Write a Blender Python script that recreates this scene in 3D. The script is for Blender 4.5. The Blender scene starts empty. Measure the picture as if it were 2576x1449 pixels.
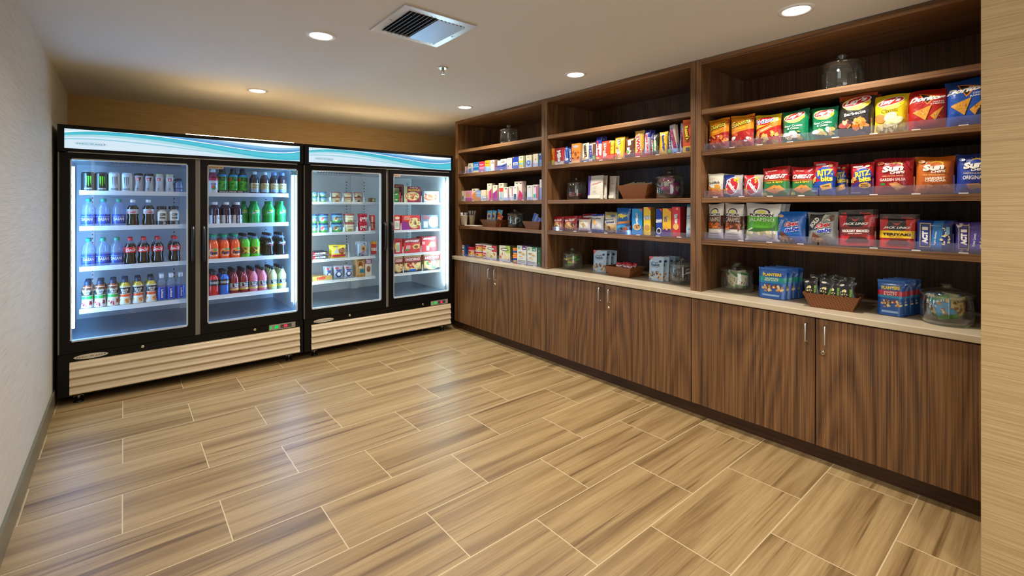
import bpy, math, random
import numpy as np
from mathutils import Vector, Matrix, Euler
C = bpy.context.scene.collection
SC = bpy.context.scene
R = math.radians
# ---------------- camera ----------------
CAMZ = 1.33; FPX = 1173.0; HY = 519.0; YAW = math.atan2(977, 1173.0)
cd = bpy.data.cameras.new('camera'); cam = bpy.data.objects.new('camera', cd); C.objects.link(cam)
cam.location = (0, 0, CAMZ); cam.rotation_euler = (R(90), 0, -YAW)
cd.sensor_width = 36; cd.lens = FPX/2576*36; cd.shift_y = -(724.5-HY)/2576; cd.clip_start = .02
SC.camera = cam
# ---------------- world, exposure ----------------
w = bpy.data.worlds.new('world'); SC.world = w; w.use_nodes = True
w.node_tree.nodes['Background'].inputs[0].default_value = (.93, .96, 1, 1)
w.node_tree.nodes['Background'].inputs[1].default_value = 3.5
SC.view_settings.view_transform = 'Standard'; SC.view_settings.look = 'None'
SC.view_settings.exposure = -0.1; SC.view_settings.gamma = 1.0; SC.view_settings.use_curve_mapping = False
SC.cycles.use_denoising = True; SC.cycles.max_bounces = 12; SC.cycles.transparent_max_bounces = 24
SC.cycles.sample_clamp_indirect = 6; SC.cycles.caustics_refractive = False; SC.cycles.caustics_reflective = False
DL_POWER = 14.0; LED_STR = 82; ZC = 2.265
DOWNLIGHTS = [(.83, 4.21), (.83, 2.63), (2.47, 3.66), (2.46, 2.25), (2.46, .84), (.83, 1.05), (1.2, -.7), (.1, -1.9)]  # last three are out of frame, added to fill the room with light
def lamp(x, y):
    l = bpy.data.lights.new('downlight_lamp', 'AREA'); l.shape = 'DISK'; l.size = .11; l.energy = DL_POWER
    l.color = (1, .92, .82); l.spread = R(150)
    o = bpy.data.objects.new('lamp', l); o.location = (x, y, ZC-.012); return o
# ---------------- pixel to world helpers (for measuring) ----------------
cy, sy_ = math.cos(YAW), math.sin(YAW)
RT = np.array([cy, -sy_, 0]); FW = np.array([sy_, cy, 0]); CO = np.array([0, 0, CAMZ])
def ray(u, v): return FW+RT*(u-1288)/FPX+np.array([0, 0, 1.])*(HY-v)/FPX
def onz(u, v, z): d = ray(u, v); return CO+d*((z-CAMZ)/d[2])
def onx(u, v, x): d = ray(u, v); return CO+d*(x/d[0])
def ony(u, v, y): d = ray(u, v); return CO+d*(y/d[1])
# ---------------- colours and materials ----------------
def lin(h):
    if not isinstance(h, str): return tuple(h)+(1,)
    v = [int(h[i:i+2], 16)/255 for i in (0, 2, 4)]
    return tuple(c/12.92 if c <= .04045 else ((c+.055)/1.055)**2.4 for c in v)+(1,)
def mat(name):
    m = bpy.data.materials.new(name); m.use_nodes = True; m.node_tree.nodes.clear(); return m, m.node_tree
def out(nt, sh):
    o = nt.nodes.new('ShaderNodeOutputMaterial'); nt.links.new(sh.outputs[0], o.inputs[0])
def plain(name, h, rough=.5, metal=0, coat=0, spec=.5):
    m, nt = mat(name); b = nt.nodes.new('ShaderNodeBsdfPrincipled'); out(nt, b)
    b.inputs['Base Color'].default_value = lin(h); b.inputs['Roughness'].default_value = rough
    b.inputs['Metallic'].default_value = metal; b.inputs['Coat Weight'].default_value = coat
    b.inputs['Specular IOR Level'].default_value = spec
    return m
def attrmat(name, rough, coat=0, bump=0, bscale=60):
    m, nt = mat(name); b = nt.nodes.new('ShaderNodeBsdfPrincipled'); out(nt, b)
    a = nt.nodes.new('ShaderNodeAttribute'); a.attribute_name = 'Col'
    nt.links.new(a.outputs['Color'], b.inputs['Base Color'])
    b.inputs['Roughness'].default_value = rough; b.inputs['Coat Weight'].default_value = coat; b.inputs['Coat Roughness'].default_value = .12
    if bump:
        t = nt.nodes.new('ShaderNodeTexCoord'); n = nt.nodes.new('ShaderNodeTexNoise'); n.inputs['Scale'].default_value = bscale
        n.inputs['Detail'].default_value = 2; nt.links.new(t.outputs['Object'], n.inputs['Vector'])
        bp = nt.nodes.new('ShaderNodeBump'); bp.inputs['Strength'].default_value = bump; bp.inputs['Distance'].default_value = .006
        nt.links.new(n.outputs[0], bp.inputs['Height']); nt.links.new(bp.outputs[0], b.inputs['Normal'])
    return m
def emis(name, h, s, attr=False):
    m, nt = mat(name); e = nt.nodes.new('ShaderNodeEmission'); out(nt, e); e.inputs[0].default_value = lin(h); e.inputs[1].default_value = s
    if attr:
        a = nt.nodes.new('ShaderNodeAttribute'); a.attribute_name = 'Col'; nt.links.new(a.outputs['Color'], e.inputs[0])
    return m
def clearmat(name, h, tr=.9, ior=1.45, rough=.02, tint='ffffff', pwr=5):
    "thin clear sheet: transparent, with a little body colour and a fresnel reflection"
    m, nt = mat(name); N = nt.nodes.new
    t = N('ShaderNodeBsdfTransparent'); t.inputs[0].default_value = lin(tint)
    d = N('ShaderNodeBsdfDiffuse'); d.inputs[0].default_value = lin(h)
    g = N('ShaderNodeBsdfGlossy'); g.inputs['Roughness'].default_value = rough; g.inputs[0].default_value = (1, 1, 1, 1)
    m1 = N('ShaderNodeMixShader'); m1.inputs[0].default_value = tr; nt.links.new(d.outputs[0], m1.inputs[1]); nt.links.new(t.outputs[0], m1.inputs[2])
    f0 = ((ior-1)/(ior+1))**2; lw = N('ShaderNodeLayerWeight'); lw.inputs[0].default_value = .5
    pw = N('ShaderNodeMath'); pw.operation = 'POWER'; pw.inputs[1].default_value = pwr; nt.links.new(lw.outputs['Facing'], pw.inputs[0])
    f = N('ShaderNodeMath'); f.operation = 'MULTIPLY_ADD'; f.inputs[1].default_value = 1-f0; f.inputs[2].default_value = f0; nt.links.new(pw.outputs[0], f.inputs[0])
    m2 = N('ShaderNodeMixShader'); nt.links.new(f.outputs[0], m2.inputs[0]); nt.links.new(m1.outputs[0], m2.inputs[1]); nt.links.new(g.outputs[0], m2.inputs[2])
    out(nt, m2); return m
def ramp(nt, pts):
    r = nt.nodes.new('ShaderNodeValToRGB'); e = r.color_ramp.elements
    while len(e) < len(pts): e.new(.5)
    for k, (p, c) in enumerate(pts): e[k].position = p; e[k].color = lin(c)
    return r
def wood(name, axis, cols, bands=15):
    m, nt = mat(name); N = nt.nodes.new; L = nt.links.new
    tc = N('ShaderNodeTexCoord'); b = N('ShaderNodeBsdfPrincipled'); out(nt, b)
    def mp(sc):
        q = N('ShaderNodeMapping'); q.inputs['Scale'].default_value = sc; L(tc.outputs['Object'], q.inputs[0]); return q
    lo = .16; s1 = {'z': (1, 1, lo), 'y': (1, lo, 1), 'x': (lo, 1, 1)}[axis]
    nz = N('ShaderNodeTexNoise'); nz.inputs['Scale'].default_value = 2.3; nz.inputs['Detail'].default_value = 1.5; L(mp(s1).outputs[0], nz.inputs[0])
    mu = N('ShaderNodeMath'); mu.operation = 'MULTIPLY'; mu.inputs[1].default_value = bands; L(nz.outputs[0], mu.inputs[0])
    sx = N('ShaderNodeSeparateXYZ'); L(tc.outputs['Object'], sx.inputs[0])
    sc = N('ShaderNodeMath'); sc.operation = 'MULTIPLY_ADD'; sc.inputs[1].default_value = bands*.8; L(sx.outputs[{'z': 1, 'y': 2, 'x': 2}[axis]], sc.inputs[0]); L(mu.outputs[0], sc.inputs[2])
    fr = N('ShaderNodeMath'); fr.operation = 'PINGPONG'; fr.inputs[1].default_value = .5; L(sc.outputs[0], fr.inputs[0])
    s2 = {'z': (170, 170, 1.6), 'y': (170, 1.6, 170), 'x': (1.6, 170, 170)}[axis]
    n2 = N('ShaderNodeTexNoise'); n2.inputs['Scale'].default_value = 1; n2.inputs['Detail'].default_value = 4; n2.inputs['Roughness'].default_value = .6; L(mp(s2).outputs[0], n2.inputs[0])
    s3 = {'z': (7, 7, .5), 'y': (7, .5, 7), 'x': (.5, 7, 7)}[axis]
    n3 = N('ShaderNodeTexNoise'); n3.inputs['Scale'].default_value = 1; n3.inputs['Detail'].default_value = 2; L(mp(s3).outputs[0], n3.inputs[0])
    a1 = N('ShaderNodeMath'); a1.operation = 'MULTIPLY_ADD'; a1.inputs[1].default_value = .30; L(fr.outputs[0], a1.inputs[0])
    a2 = N('ShaderNodeMath'); a2.operation = 'MULTIPLY_ADD'; a2.inputs[1].default_value = .95; L(n2.outputs[0], a2.inputs[0])
    a3 = N('ShaderNodeMath'); a3.operation = 'MULTIPLY'; a3.inputs[1].default_value = .28; L(n3.outputs[0], a3.inputs[0])
    L(a3.outputs[0], a2.inputs[2]); L(a2.outputs[0], a1.inputs[2])
    r = ramp(nt, [(.48, cols[0]), (.655, cols[1]), (.88, cols[2])]); L(a1.outputs[0], r.inputs[0]); L(r.outputs[0], b.inputs['Base Color'])
    b.inputs['Roughness'].default_value = .42
    bp = N('ShaderNodeBump'); bp.inputs['Strength'].default_value = .12; bp.inputs['Distance'].default_value = .001; L(n2.outputs[0], bp.inputs['Height']); L(bp.outputs[0], b.inputs['Normal'])
    return m
def grasscloth(name, c0, c1):
    m, nt = mat(name); N = nt.nodes.new; L = nt.links.new
    tc = N('ShaderNodeTexCoord'); b = N('ShaderNodeBsdfPrincipled'); out(nt, b); b.inputs['Roughness'].default_value = .62
    q = N('ShaderNodeMapping'); q.inputs['Scale'].default_value = (5, 5, 460); L(tc.outputs['Object'], q.inputs[0])
    n = N('ShaderNodeTexNoise'); n.inputs['Scale'].default_value = 1; n.inputs['Detail'].default_value = 3; L(q.outputs[0], n.inputs[0])
    r = ramp(nt, [(.3, c0), (.68, c1)]); L(n.outputs[0], r.inputs[0]); L(r.outputs[0], b.inputs['Base Color'])
    bp = N('ShaderNodeBump'); bp.inputs['Strength'].default_value = .15; bp.inputs['Distance'].default_value = .002; L(n.outputs[0], bp.inputs['Height']); L(bp.outputs[0], b.inputs['Normal'])
    return m
def tilefloor():
    m, nt = mat('wood_look_tile'); N = nt.nodes.new; L = nt.links.new
    tc = N('ShaderNodeTexCoord'); b = N('ShaderNodeBsdfPrincipled'); out(nt, b)
    q = N('ShaderNodeMapping'); q.inputs['Location'].default_value = (6.764+.004+.3382, 6.726-3.8135+.0005, 0); L(tc.outputs['Object'], q.inputs[0])
    br = N('ShaderNodeTexBrick'); L(q.outputs[0], br.inputs['Vector'])
    br.inputs['Scale'].default_value = 1; br.inputs['Brick Width'].default_value = .6764; br.inputs['Row Height'].default_value = .3363
    br.inputs['Mortar Size'].default_value = .0022; br.inputs['Mortar Smooth'].default_value = 0; br.inputs['Bias'].default_value = 0
    br.offset = .5; br.offset_frequency = 2; br.squash = 1
    br.inputs['Color1'].default_value = (0, 0, 0, 1); br.inputs['Color2'].default_value = (1, 1, 1, 1); br.inputs['Mortar'].default_value = (0, 0, 0, 1)
    # every tile shows its own cut of the printed grain
    mu = N('ShaderNodeVectorMath'); mu.operation = 'MULTIPLY_ADD'; L(br.outputs['Color'], mu.inputs[0]); mu.inputs[1].default_value = (37, 23, 51); L(tc.outputs['Object'], mu.inputs[2])
    def nz(sc, det, rough=.5, dist=0):
        p = N('ShaderNodeMapping'); p.inputs['Scale'].default_value = sc; L(mu.outputs[0], p.inputs[0])
        n = N('ShaderNodeTexNoise'); n.inputs['Scale'].default_value = 1; n.inputs['Detail'].default_value = det; n.inputs['Roughness'].default_value = rough; n.inputs['Distortion'].default_value = dist
        L(p.outputs[0], n.inputs[0]); return n
    n1 = nz((.6, 13, 1), 4, .55, .35); n2 = nz((3, 110, 1), 4, .7); n3 = nz((.8, 34, 1), 3, .55, .25)
    r1 = ramp(nt, [(.26, '745b3b'), (.40, '93784f'), (.52, 'a88e62'), (.72, 'b69c6e')]); L(n1.outputs[0], r1.inputs[0])
    r3 = ramp(nt, [(.30, '8f7656'), (.40, 'ffffff')]); L(n3.outputs[0], r3.inputs[0])
    r2 = ramp(nt, [(.3, 'cfc4b4'), (.6, 'ffffff')]); L(n2.outputs[0], r2.inputs[0])
    def mix(a, bb, f, mode='MULTIPLY'):
        x = N('ShaderNodeMix'); x.data_type = 'RGBA'; x.blend_type = mode
        if isinstance(f, float): x.inputs[0].default_value = f
        else: L(f, x.inputs[0])
        L(a, x.inputs[6])
        if isinstance(bb, str): x.inputs[7].default_value = lin(bb)
        else: L(bb, x.inputs[7])
        return x.outputs[2]
    c = mix(mix(r1.outputs[0], r3.outputs[0], .8), r2.outputs[0], .7)
    c = mix(c, 'cbb992', br.outputs['Fac'], 'MIX'); L(c, b.inputs['Base Color'])
    rr = N('ShaderNodeMapRange'); rr.inputs[3].default_value = .33; rr.inputs[4].default_value = .5; L(n2.outputs[0], rr.inputs[0]); L(rr.outputs[0], b.inputs['Roughness'])
    bp = N('ShaderNodeBump'); bp.inputs['Strength'].default_value = .3; bp.inputs['Distance'].default_value = .002; bp.invert = True
    L(br.outputs['Fac'], bp.inputs['Height']); L(bp.outputs[0], b.inputs['Normal'])
    return m
def woven():
    m, nt = mat('woven_basket'); N = nt.nodes.new; L = nt.links.new
    tc = N('ShaderNodeTexCoord'); b = N('ShaderNodeBsdfPrincipled'); out(nt, b); b.inputs['Roughness'].default_value = .5
    q = N('ShaderNodeMapping'); q.inputs['Rotation'].default_value = (R(45), R(45), R(10)); q.inputs['Scale'].default_value = (150, 150, 150); L(tc.outputs['Object'], q.inputs[0])
    k = N('ShaderNodeTexChecker'); k.inputs['Scale'].default_value = 1; k.inputs[1].default_value = lin('8a5228'); k.inputs[2].default_value = lin('5c3315'); L(q.outputs[0], k.inputs[0])
    L(k.outputs[0], b.inputs['Base Color'])
    bp = N('ShaderNodeBump'); bp.inputs['Strength'].default_value = .5; bp.inputs['Distance'].default_value = .003; L(k.outputs[1], bp.inputs['Height']); L(bp.outputs[0], b.inputs['Normal'])
    return m
WCOL = ('3a2414', '66462b', '8b643d')
M = dict(
 film=attrmat('printed_film', .34, .35, .5, 45), card=attrmat('printed_card', .42, .1), shrink=attrmat('printed_label', .35, .3),
 drink=attrmat('bottled_drink', .12, .6), matte=attrmat('coloured_plastic', .45), foil=attrmat('foil', .25, .5, .8, 90),
 pet=clearmat('clear_bottle', 'dcecff', .86, 1.5, .04, 'e4f0fd'), glass=clearmat('jar_glass', 'dfe8ea', .985, 1.9, .01, 'eef5f3', 2.4),
 pane=clearmat('door_glass', 'ffffff', 1.0, 1.3, .0, 'fbfdfe'), acryl=clearmat('acrylic', 'f0f1fa', .955, 1.45, .05, 'f4f4ff'),
 black=plain('black_coat', '08080a', .42, 0, 0, .22), blackp=plain('black_plastic', '141415', .4), white=plain('white_enamel', 'e4e9ee', .35, 0, .2),
 liner=plain('liner', 'e6ecf2', .35), chrome=plain('brushed_steel', 'c9c9c6', .28, 1), brass=plain('lock_steel', 'cfc9b8', .25, 1), gasket=plain('grey_trim', '8d8a84', .4, .3),
 tan=plain('louver_enamel', 'd9c8a8', .38, 0, .15), door=wood('walnut_vertical', 'z', WCOL), shelf=wood('walnut_horizontal', 'y', ('412a15', '704d2e', '956d45'), 9),
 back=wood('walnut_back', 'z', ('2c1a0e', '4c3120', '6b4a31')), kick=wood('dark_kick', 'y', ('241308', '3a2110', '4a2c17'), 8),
 wall=grasscloth('grasscloth', '9f8354', 'c0a678'), wallL=grasscloth('grasscloth_pale', 'bab8b0', 'd6d4ce'), ceil=plain('ceiling_paint', 'd9d9d6', .85), base=plain('baseboard_vinyl', '6f6a55', .35),
 counter=plain('solid_surface', 'c3b499', .38, 0, .1), floor=tilefloor(), basket=woven(), dark=plain('dark_void', '070707', .8),
 hglow=emis('header_glow', 'ffd8a0', 95), sign=emis('backlit_sign', 'ffffff', 1.1, True), led=emis('led_cool', '84c2ff', LED_STR*1.2), led2=emis('led_white', 'c4f0ff', LED_STR*.78), lens=emis('lamp_lens', 'fff0dc', 14),
 red=emis('red_digits', 'ff2040', 3), green=emis('green_switch', '18d050', 1.2), steel=plain('vent_steel', 'd2d4d6', .3, .6), slat=plain('vent_slat', 'b9bcc0', .35, .5),
 paper=plain('paper_white', 'e8e0cf', .7), plast=plain('white_plastic', 'dfe0e2', .4), floorpan=plain('grey_pan', '76879a', .28, .5))
# ---------------- mesh builder ----------------
class MB:
    def __init__(s): s.v = []; s.f = []; s.c = []; s.m = []; s.s = []
    def face(s, pts, col='ffffff', mi=0, sm=False):
        i = len(s.v); s.v += [tuple(p) for p in pts]; s.f.append(tuple(range(i, i+len(pts)))); s.c.append(col); s.m.append(mi); s.s.append(sm)
    def box(s, x0, x1, y0, y1, z0, z1, col='ffffff', mi=0, M4=None):
        P = [Vector((x, y, z)) for x in (x0, x1) for y in (y0, y1) for z in (z0, z1)]
        if M4 is not None: P = [M4 @ p for p in P]
        i = len(s.v); s.v += [tuple(p) for p in P]
        for q in ((0, 1, 3, 2), (4, 6, 7, 5), (0, 4, 5, 1), (2, 3, 7, 6), (0, 2, 6, 4), (1, 5, 7, 3)):
            s.f.append(tuple(i+k for k in q)); s.c.append(col); s.m.append(mi); s.s.append(False)
        return s
    def lathe(s, prof, seg=20, col='ffffff', mi=0, capb=True, capt=True, c=(0, 0), sm=True, colf=None, mf=None, a0=0, a1=2*math.pi):
        i = len(s.v); full = abs(a1-a0-2*math.pi) < 1e-6; n = seg if full else seg+1
        for r, z in prof:
            for k in range(n):
                a = a0+(a1-a0)*k/seg; s.v.append((c[0]+r*math.sin(a), c[1]-r*math.cos(a), z))
        for j in range(len(prof)-1):
            zc = (prof[j][1]+prof[j+1][1])/2
            for k in range(seg):
                k2 = (k+1) % n; s.f.append((i+j*n+k, i+j*n+k2, i+(j+1)*n+k2, i+(j+1)*n+k)); s.c.append(colf(zc) if colf else col); s.m.append(mf(zc) if mf else mi); s.s.append(sm)
        for flag, j in ((capb, 0), (capt, len(prof)-1)):
            if flag and prof[j][0] > 1e-5:
                q = tuple(i+j*n+k for k in range(n)); s.f.append(q if j else q[::-1]); zc = prof[j][1]
                s.c.append(colf(zc) if colf else col); s.m.append(mf(zc) if mf else mi); s.s.append(False)
        return s
    def tube(s, pts, r, seg=8, col='ffffff', mi=0):
        pts = [Vector(p) for p in pts]; i = len(s.v); n = len(pts)
        for k, p in enumerate(pts):
            t = (pts[min(k+1, n-1)]-pts[max(k-1, 0)]).normalized(); u = t.orthogonal().normalized(); w_ = t.cross(u)
            if k: u = (up-t*up.dot(t)).normalized(); w_ = t.cross(u)
            up = u
            for a in range(seg): th = 2*math.pi*a/seg; s.v.append(tuple(p+u*r*math.cos(th)+w_*r*math.sin(th)))
        for k in range(n-1):
            for a in range(seg): s.f.append((i+k*seg+a, i+k*seg+(a+1) % seg, i+(k+1)*seg+(a+1) % seg, i+(k+1)*seg+a)); s.c.append(col); s.m.append(mi); s.s.append(True)
        for k in (0, n-1): s.f.append(tuple(i+k*seg+a for a in range(seg))); s.c.append(col); s.m.append(mi); s.s.append(False)
        return s
    def mesh(s, name, mats):
        me = bpy.data.meshes.new(name); me.from_pydata(s.v, [], s.f)
        for m in (mats if isinstance(mats, (list, tuple)) else [mats]): me.materials.append(m if not isinstance(m, str) else M[m])
        me.polygons.foreach_set('material_index', s.m); me.polygons.foreach_set('use_smooth', s.s)
        at = me.color_attributes.new('Col', 'FLOAT_COLOR', 'CORNER'); arr = []; cache = {}
        for p, c in zip(me.polygons, s.c):
            if c not in cache: cache[c] = lin(c)
            arr += list(cache[c])*p.loop_total
        at.data.foreach_set('color', arr); me.update(); return me
def ob(name, me, parent=None, loc=(0, 0, 0), rot=None):
    o = bpy.data.objects.new(name, me); C.objects.link(o); o.location = loc
    if rot: o.rotation_euler = rot
    if parent: o.parent = parent
    return o
def tag(o, label=None, cat=None, group=None, kind=None):
    for k, v in (('label', label), ('category', cat), ('group', group), ('kind', kind)):
        if v: o[k] = v
    return o
def bx(name, m, box, parent=None, bev=0, **k):
    b = MB(); b.box(*box); o = ob(name, b.mesh(name, m), parent, **k)
    if bev: md = o.modifiers.new('b', 'BEVEL'); md.width = bev; md.segments = 2
    return o
def copy_tree(o, parent=None):
    c = o.copy(); C.objects.link(c); c.parent = parent
    for ch in list(o.children): copy_tree(ch, c)
    return c
# ---------------- text ----------------
_tx = {}
def text(s, bold=.02):
    k = (s, bold)
    if k in _tx: return _tx[k]
    cu = bpy.data.curves.new('t', 'FONT'); cu.body = s; cu.resolution_u = 2; cu.offset = bold; cu.fill_mode = 'FRONT'
    o = bpy.data.objects.new('t', cu); C.objects.link(o); bpy.context.view_layer.update()
    me = bpy.data.meshes.new_from_object(o.evaluated_get(bpy.context.evaluated_depsgraph_get()))
    V = np.array([v.co[:2] for v in me.vertices]); F = [tuple(p.vertices) for p in me.polygons]
    mn, mx = V.min(0), V.max(0); asp = (mx[0]-mn[0])/(mx[1]-mn[1]); V = (V-mn)/(mx-mn)-.5
    bpy.data.objects.remove(o); bpy.data.curves.remove(cu); bpy.data.meshes.remove(me)
    _tx[k] = (V, F, asp); return _tx[k]
# ---------------- printed artwork on curved surfaces ----------------
def clipaxis(poly, ax, lo, hi):
    for side, lim in ((1, lo), (-1, hi)):
        o = []
        for i in range(len(poly)):
            a, b = poly[i-1], poly[i]; da, db = side*(a[ax]-lim), side*(b[ax]-lim)
            if (da >= 0) != (db >= 0):
                t = da/(da-db); o.append((a[0]+(b[0]-a[0])*t, a[1]+(b[1]-a[1])*t))
            if db >= 0: o.append(b)
        poly = o
        if len(poly) < 3: return []
    return poly
def put(mb, f, poly, col, l, nx, ny, mi=0, sm=True):
    poly = clipaxis(clipaxis(poly, 0, 0, 1), 1, 0, 1)
    if not poly: return
    for i in range(nx):
        a = clipaxis(poly, 0, i/nx, (i+1)/nx)
        if not a: continue
        for j in range(ny):
            q = clipaxis(a, 1, j/ny, (j+1)/ny)
            if len(q) > 2: mb.face([f(x, y, l) for x, y in q], col, mi, sm)
def B(a, b, c): return ('p', [(0, a), (1, a), (1, b), (0, b)], c)
def P(pts, c): return ('p', pts, c)
def Rc(x0, x1, y0, y1, c): return ('p', [(x0, y0), (x1, y0), (x1, y1), (x0, y1)], c)
def E(cx, cy_, rx, ry, c, rot=0): return ('e', cx, cy_, rx, ry, c, rot)
def T(s, cx, cy_, w_, h_, c, rot=0, sh=0, bold=.02): return ('t', s, cx, cy_, w_, h_, c, rot, sh, bold)
def F(cx, cy_, rw, rh, n, cs, size=.09): return ('f', cx, cy_, rw, rh, n, cs, size)
def art(mb, f, W, H, items, nx=8, ny=8, mi=0, seed=1):
    rnd = random.Random(seed); l = 1
    for it in items:
        k = it[0]
        if k == 'p': put(mb, f, it[1], it[2], l, nx, ny, mi)
        elif k == 'e':
            _, cx, cy2, rx, ry, c, rot = it; a = R(rot); pts = []
            for i in range(20):
                t = 2*math.pi*i/20; x, y = rx*W*math.cos(t), ry*H*math.sin(t)
                pts.append((cx+(x*math.cos(a)-y*math.sin(a))/W, cy2+(x*math.sin(a)+y*math.cos(a))/H))
            put(mb, f, pts, c, l, nx, ny, mi)
        elif k == 't':
            _, s, cx, cy2, w_, h_, c, rot, sh, bold = it; V, Fc, asp = text(s, bold); a = R(rot)
            i0 = len(mb.v)
            for x, y in V:
                X, Y = (x+sh*y)*w_*W, y*h_*H; X, Y = X*math.cos(a)-Y*math.sin(a), X*math.sin(a)+Y*math.cos(a)
                mb.v.append(tuple(f(min(.99, max(.01, cx+X/W)), min(.99, max(.01, cy2+Y/H)), l+.6)))
            for q in Fc: mb.f.append(tuple(i0+j for j in q)); mb.c.append(c); mb.m.append(mi); mb.s.append(False)
        elif k == 'f':
            _, cx, cy2, rw, rh, n, cs, size = it
            for i in range(n):
                x, y = cx+rw*(rnd.random()*2-1), cy2+rh*(rnd.random()*2-1); a = rnd.random()*3.1; s1 = size*W*(.6+.8*rnd.random()); s2 = s1*(.35+.5*rnd.random())
                pts = []
                for t in range(7):
                    th = 2*math.pi*t/7; X, Y = s1*math.cos(th), s2*math.sin(th); pts.append((x+(X*math.cos(a)-Y*math.sin(a))/W, y+(X*math.sin(a)+Y*math.cos(a))/H))
                put(mb, f, pts, rnd.choice(cs), l+.3*i/n, 3, 3, mi)
        l += 1
EPS = .0005
def surf(kind, W, H, D, seed=0):
    s1, s2 = math.sin(seed*1.7)*3, math.cos(seed*2.3)*3
    def f(x, y, l, back=False):
        e = max(0., 1-abs(2*x-1)**3)
        if kind == 'bag':
            g = 0 if (y < .035 or y > .955) else max(0., 1-abs(2*(y-.035)/.92-1)**3.4)
            t = D/2*e**.6*g**.6*(1+.10*math.sin(9*x+s1+4*y)*math.cos(7*y+s2)); xx = W*(x-.5)*(1-.09*math.sin(math.pi*y)**.7)
            z = H*y+.014*H*math.sin(6*x+s1)*max(0, y*2-1)+.018*H*(2*x-1)*math.sin(s2)*y
        elif kind == 'bar':
            g = 0 if (y < .03 or y > .96) else max(0., 1-abs(2*(y-.03)/.93-1)**9)
            t = D/2*e**.35*g**.5; xx = W*(x-.5)*(1-.03*math.sin(math.pi*y)**.5); z = H*y+.006*H*math.sin(5*x+s1)*y
        elif kind == 'pouch':
            g = max(0., 1-y)**.55 if y < .86 else .25*max(0, (1-y))**.5
            t = D/2*e**.45*g; xx = W*(x-.5)*(1-.03*math.sin(math.pi*y)); z = H*y
        else:
            t = D/2; xx = W*(x-.5); z = H*y
        t = max(t, .0006)
        return (xx, (t if back else -(t+EPS*l)), z)
    return f
_mesh = {}
def packmesh(key, kind, W, H, D, base, items, seed=0, matl=None, side=None, top=None):
    k = (key, round(W, 3), round(H, 3), round(D, 3), kind)
    if k in _mesh: return _mesh[k]
    mb = MB(); f = surf(kind, W, H, D, seed)
    if kind == 'box':
        s = side or base; t = top or s
        a = .0012
        mb.box(-W/2, W/2, -D/2, D/2, 0, H, s)
        mb.face([(-W/2+a, -D/2+a, H+.0003), (W/2-a, -D/2+a, H+.0003), (W/2-a, D/2-a, H+.0003), (-W/2+a, D/2-a, H+.0003)], t)
        mb.face([f(0, 0, .5), f(1, 0, .5), f(1, 1, .5), f(0, 1, .5)], base)
        art(mb, f, W, H, items, 1, 1, seed=seed)
    else:
        nx, ny = 12, 16
        for back in (False, True):
            i0 = len(mb.v)
            for j in range(ny+1):
                for i in range(nx+1): mb.v.append(f(i/nx, j/ny, 0, back))
            for j in range(ny):
                for i in range(nx):
                    q = (i0+j*(nx+1)+i, i0+j*(nx+1)+i+1, i0+(j+1)*(nx+1)+i+1, i0+(j+1)*(nx+1)+i)
                    mb.f.append(q[::-1] if back else q); mb.c.append((side or base) if back else base); mb.m.append(0); mb.s.append(True)
            if kind == 'pouch' and not back:
                mb.face([f(i/nx, 0, 0, False) for i in range(nx+1)]+[f(i/nx, 0, 0, True) for i in range(nx, -1, -1)], side or base)
        art(mb, f, W, H, items, 12, 16, seed=seed)
    me = mb.mesh('pack_'+kind, matl or ('card' if kind == 'box' else 'film')); _mesh[k] = me; return me
# ================= room =================
def struct(name, m, box): return tag(bx(name, m, box), kind='structure')
struct('floor', 'floor', (-.36, 4.2, -3.2, 5.36, -.05, 0))
struct('ceiling', 'ceil', (-.36, 4.2, -3.2, 5.36, ZC, ZC+.05))
struct('wall_left', 'wallL', (-.42, -.36, -.45, 5.42, 0, ZC))
struct('wall_rear', 'wall', (-.42, 2.3, -3.26, -3.2, 0, ZC))
struct('wall_back', 'wall', (-.36, 3.5, 5.36, 5.42, 0, ZC))
struct('wall_right', 'wall', (3.46, 3.52, .10, 5.36, 0, ZC))
struct('wall_near', 'wall', (2.3, 2.4, -3.26, .203, 0, ZC))
struct('wall_end', 'wall', (2.4, 3.52, .04, .10, 0, ZC))
struct('baseboard_left', 'base', (-.36, -.348, -.45, 5.36, 0, .11))
# ceiling lights
def downlight(x, y, label):
    t = tag(ob('recessed_downlight', None, loc=(x, y, ZC)), label, 'ceiling light', 'recessed downlights in the ceiling')
    b = MB(); b.lathe([(.058, -.004), (.062, -.007), (.076, -.005), (.079, 0)], 32, capb=False, capt=False); ob('trim_ring', b.mesh('trim_ring', 'plast'), t)
    b = MB(); b.lathe([(.057, -.0035), (.056, -.0005)], 32); ob('lens', b.mesh('lens', 'lens'), t)
    l = lamp(x, y); C.objects.link(l)
DLL = ['round lit downlight nearest the back wall, above the left drinks fridge', 'large round lit downlight left of the square air vent', 'small lit downlight in the far corner above the left shelving bay',
 'round lit downlight in front of the middle shelving bay', 'round lit downlight at the top right, before the right shelving bay']
for k, (x, y) in enumerate(DOWNLIGHTS):
    downlight(x, y, DLL[k] if k < 5 else 'unseen round downlight added out of frame for fill')
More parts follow.
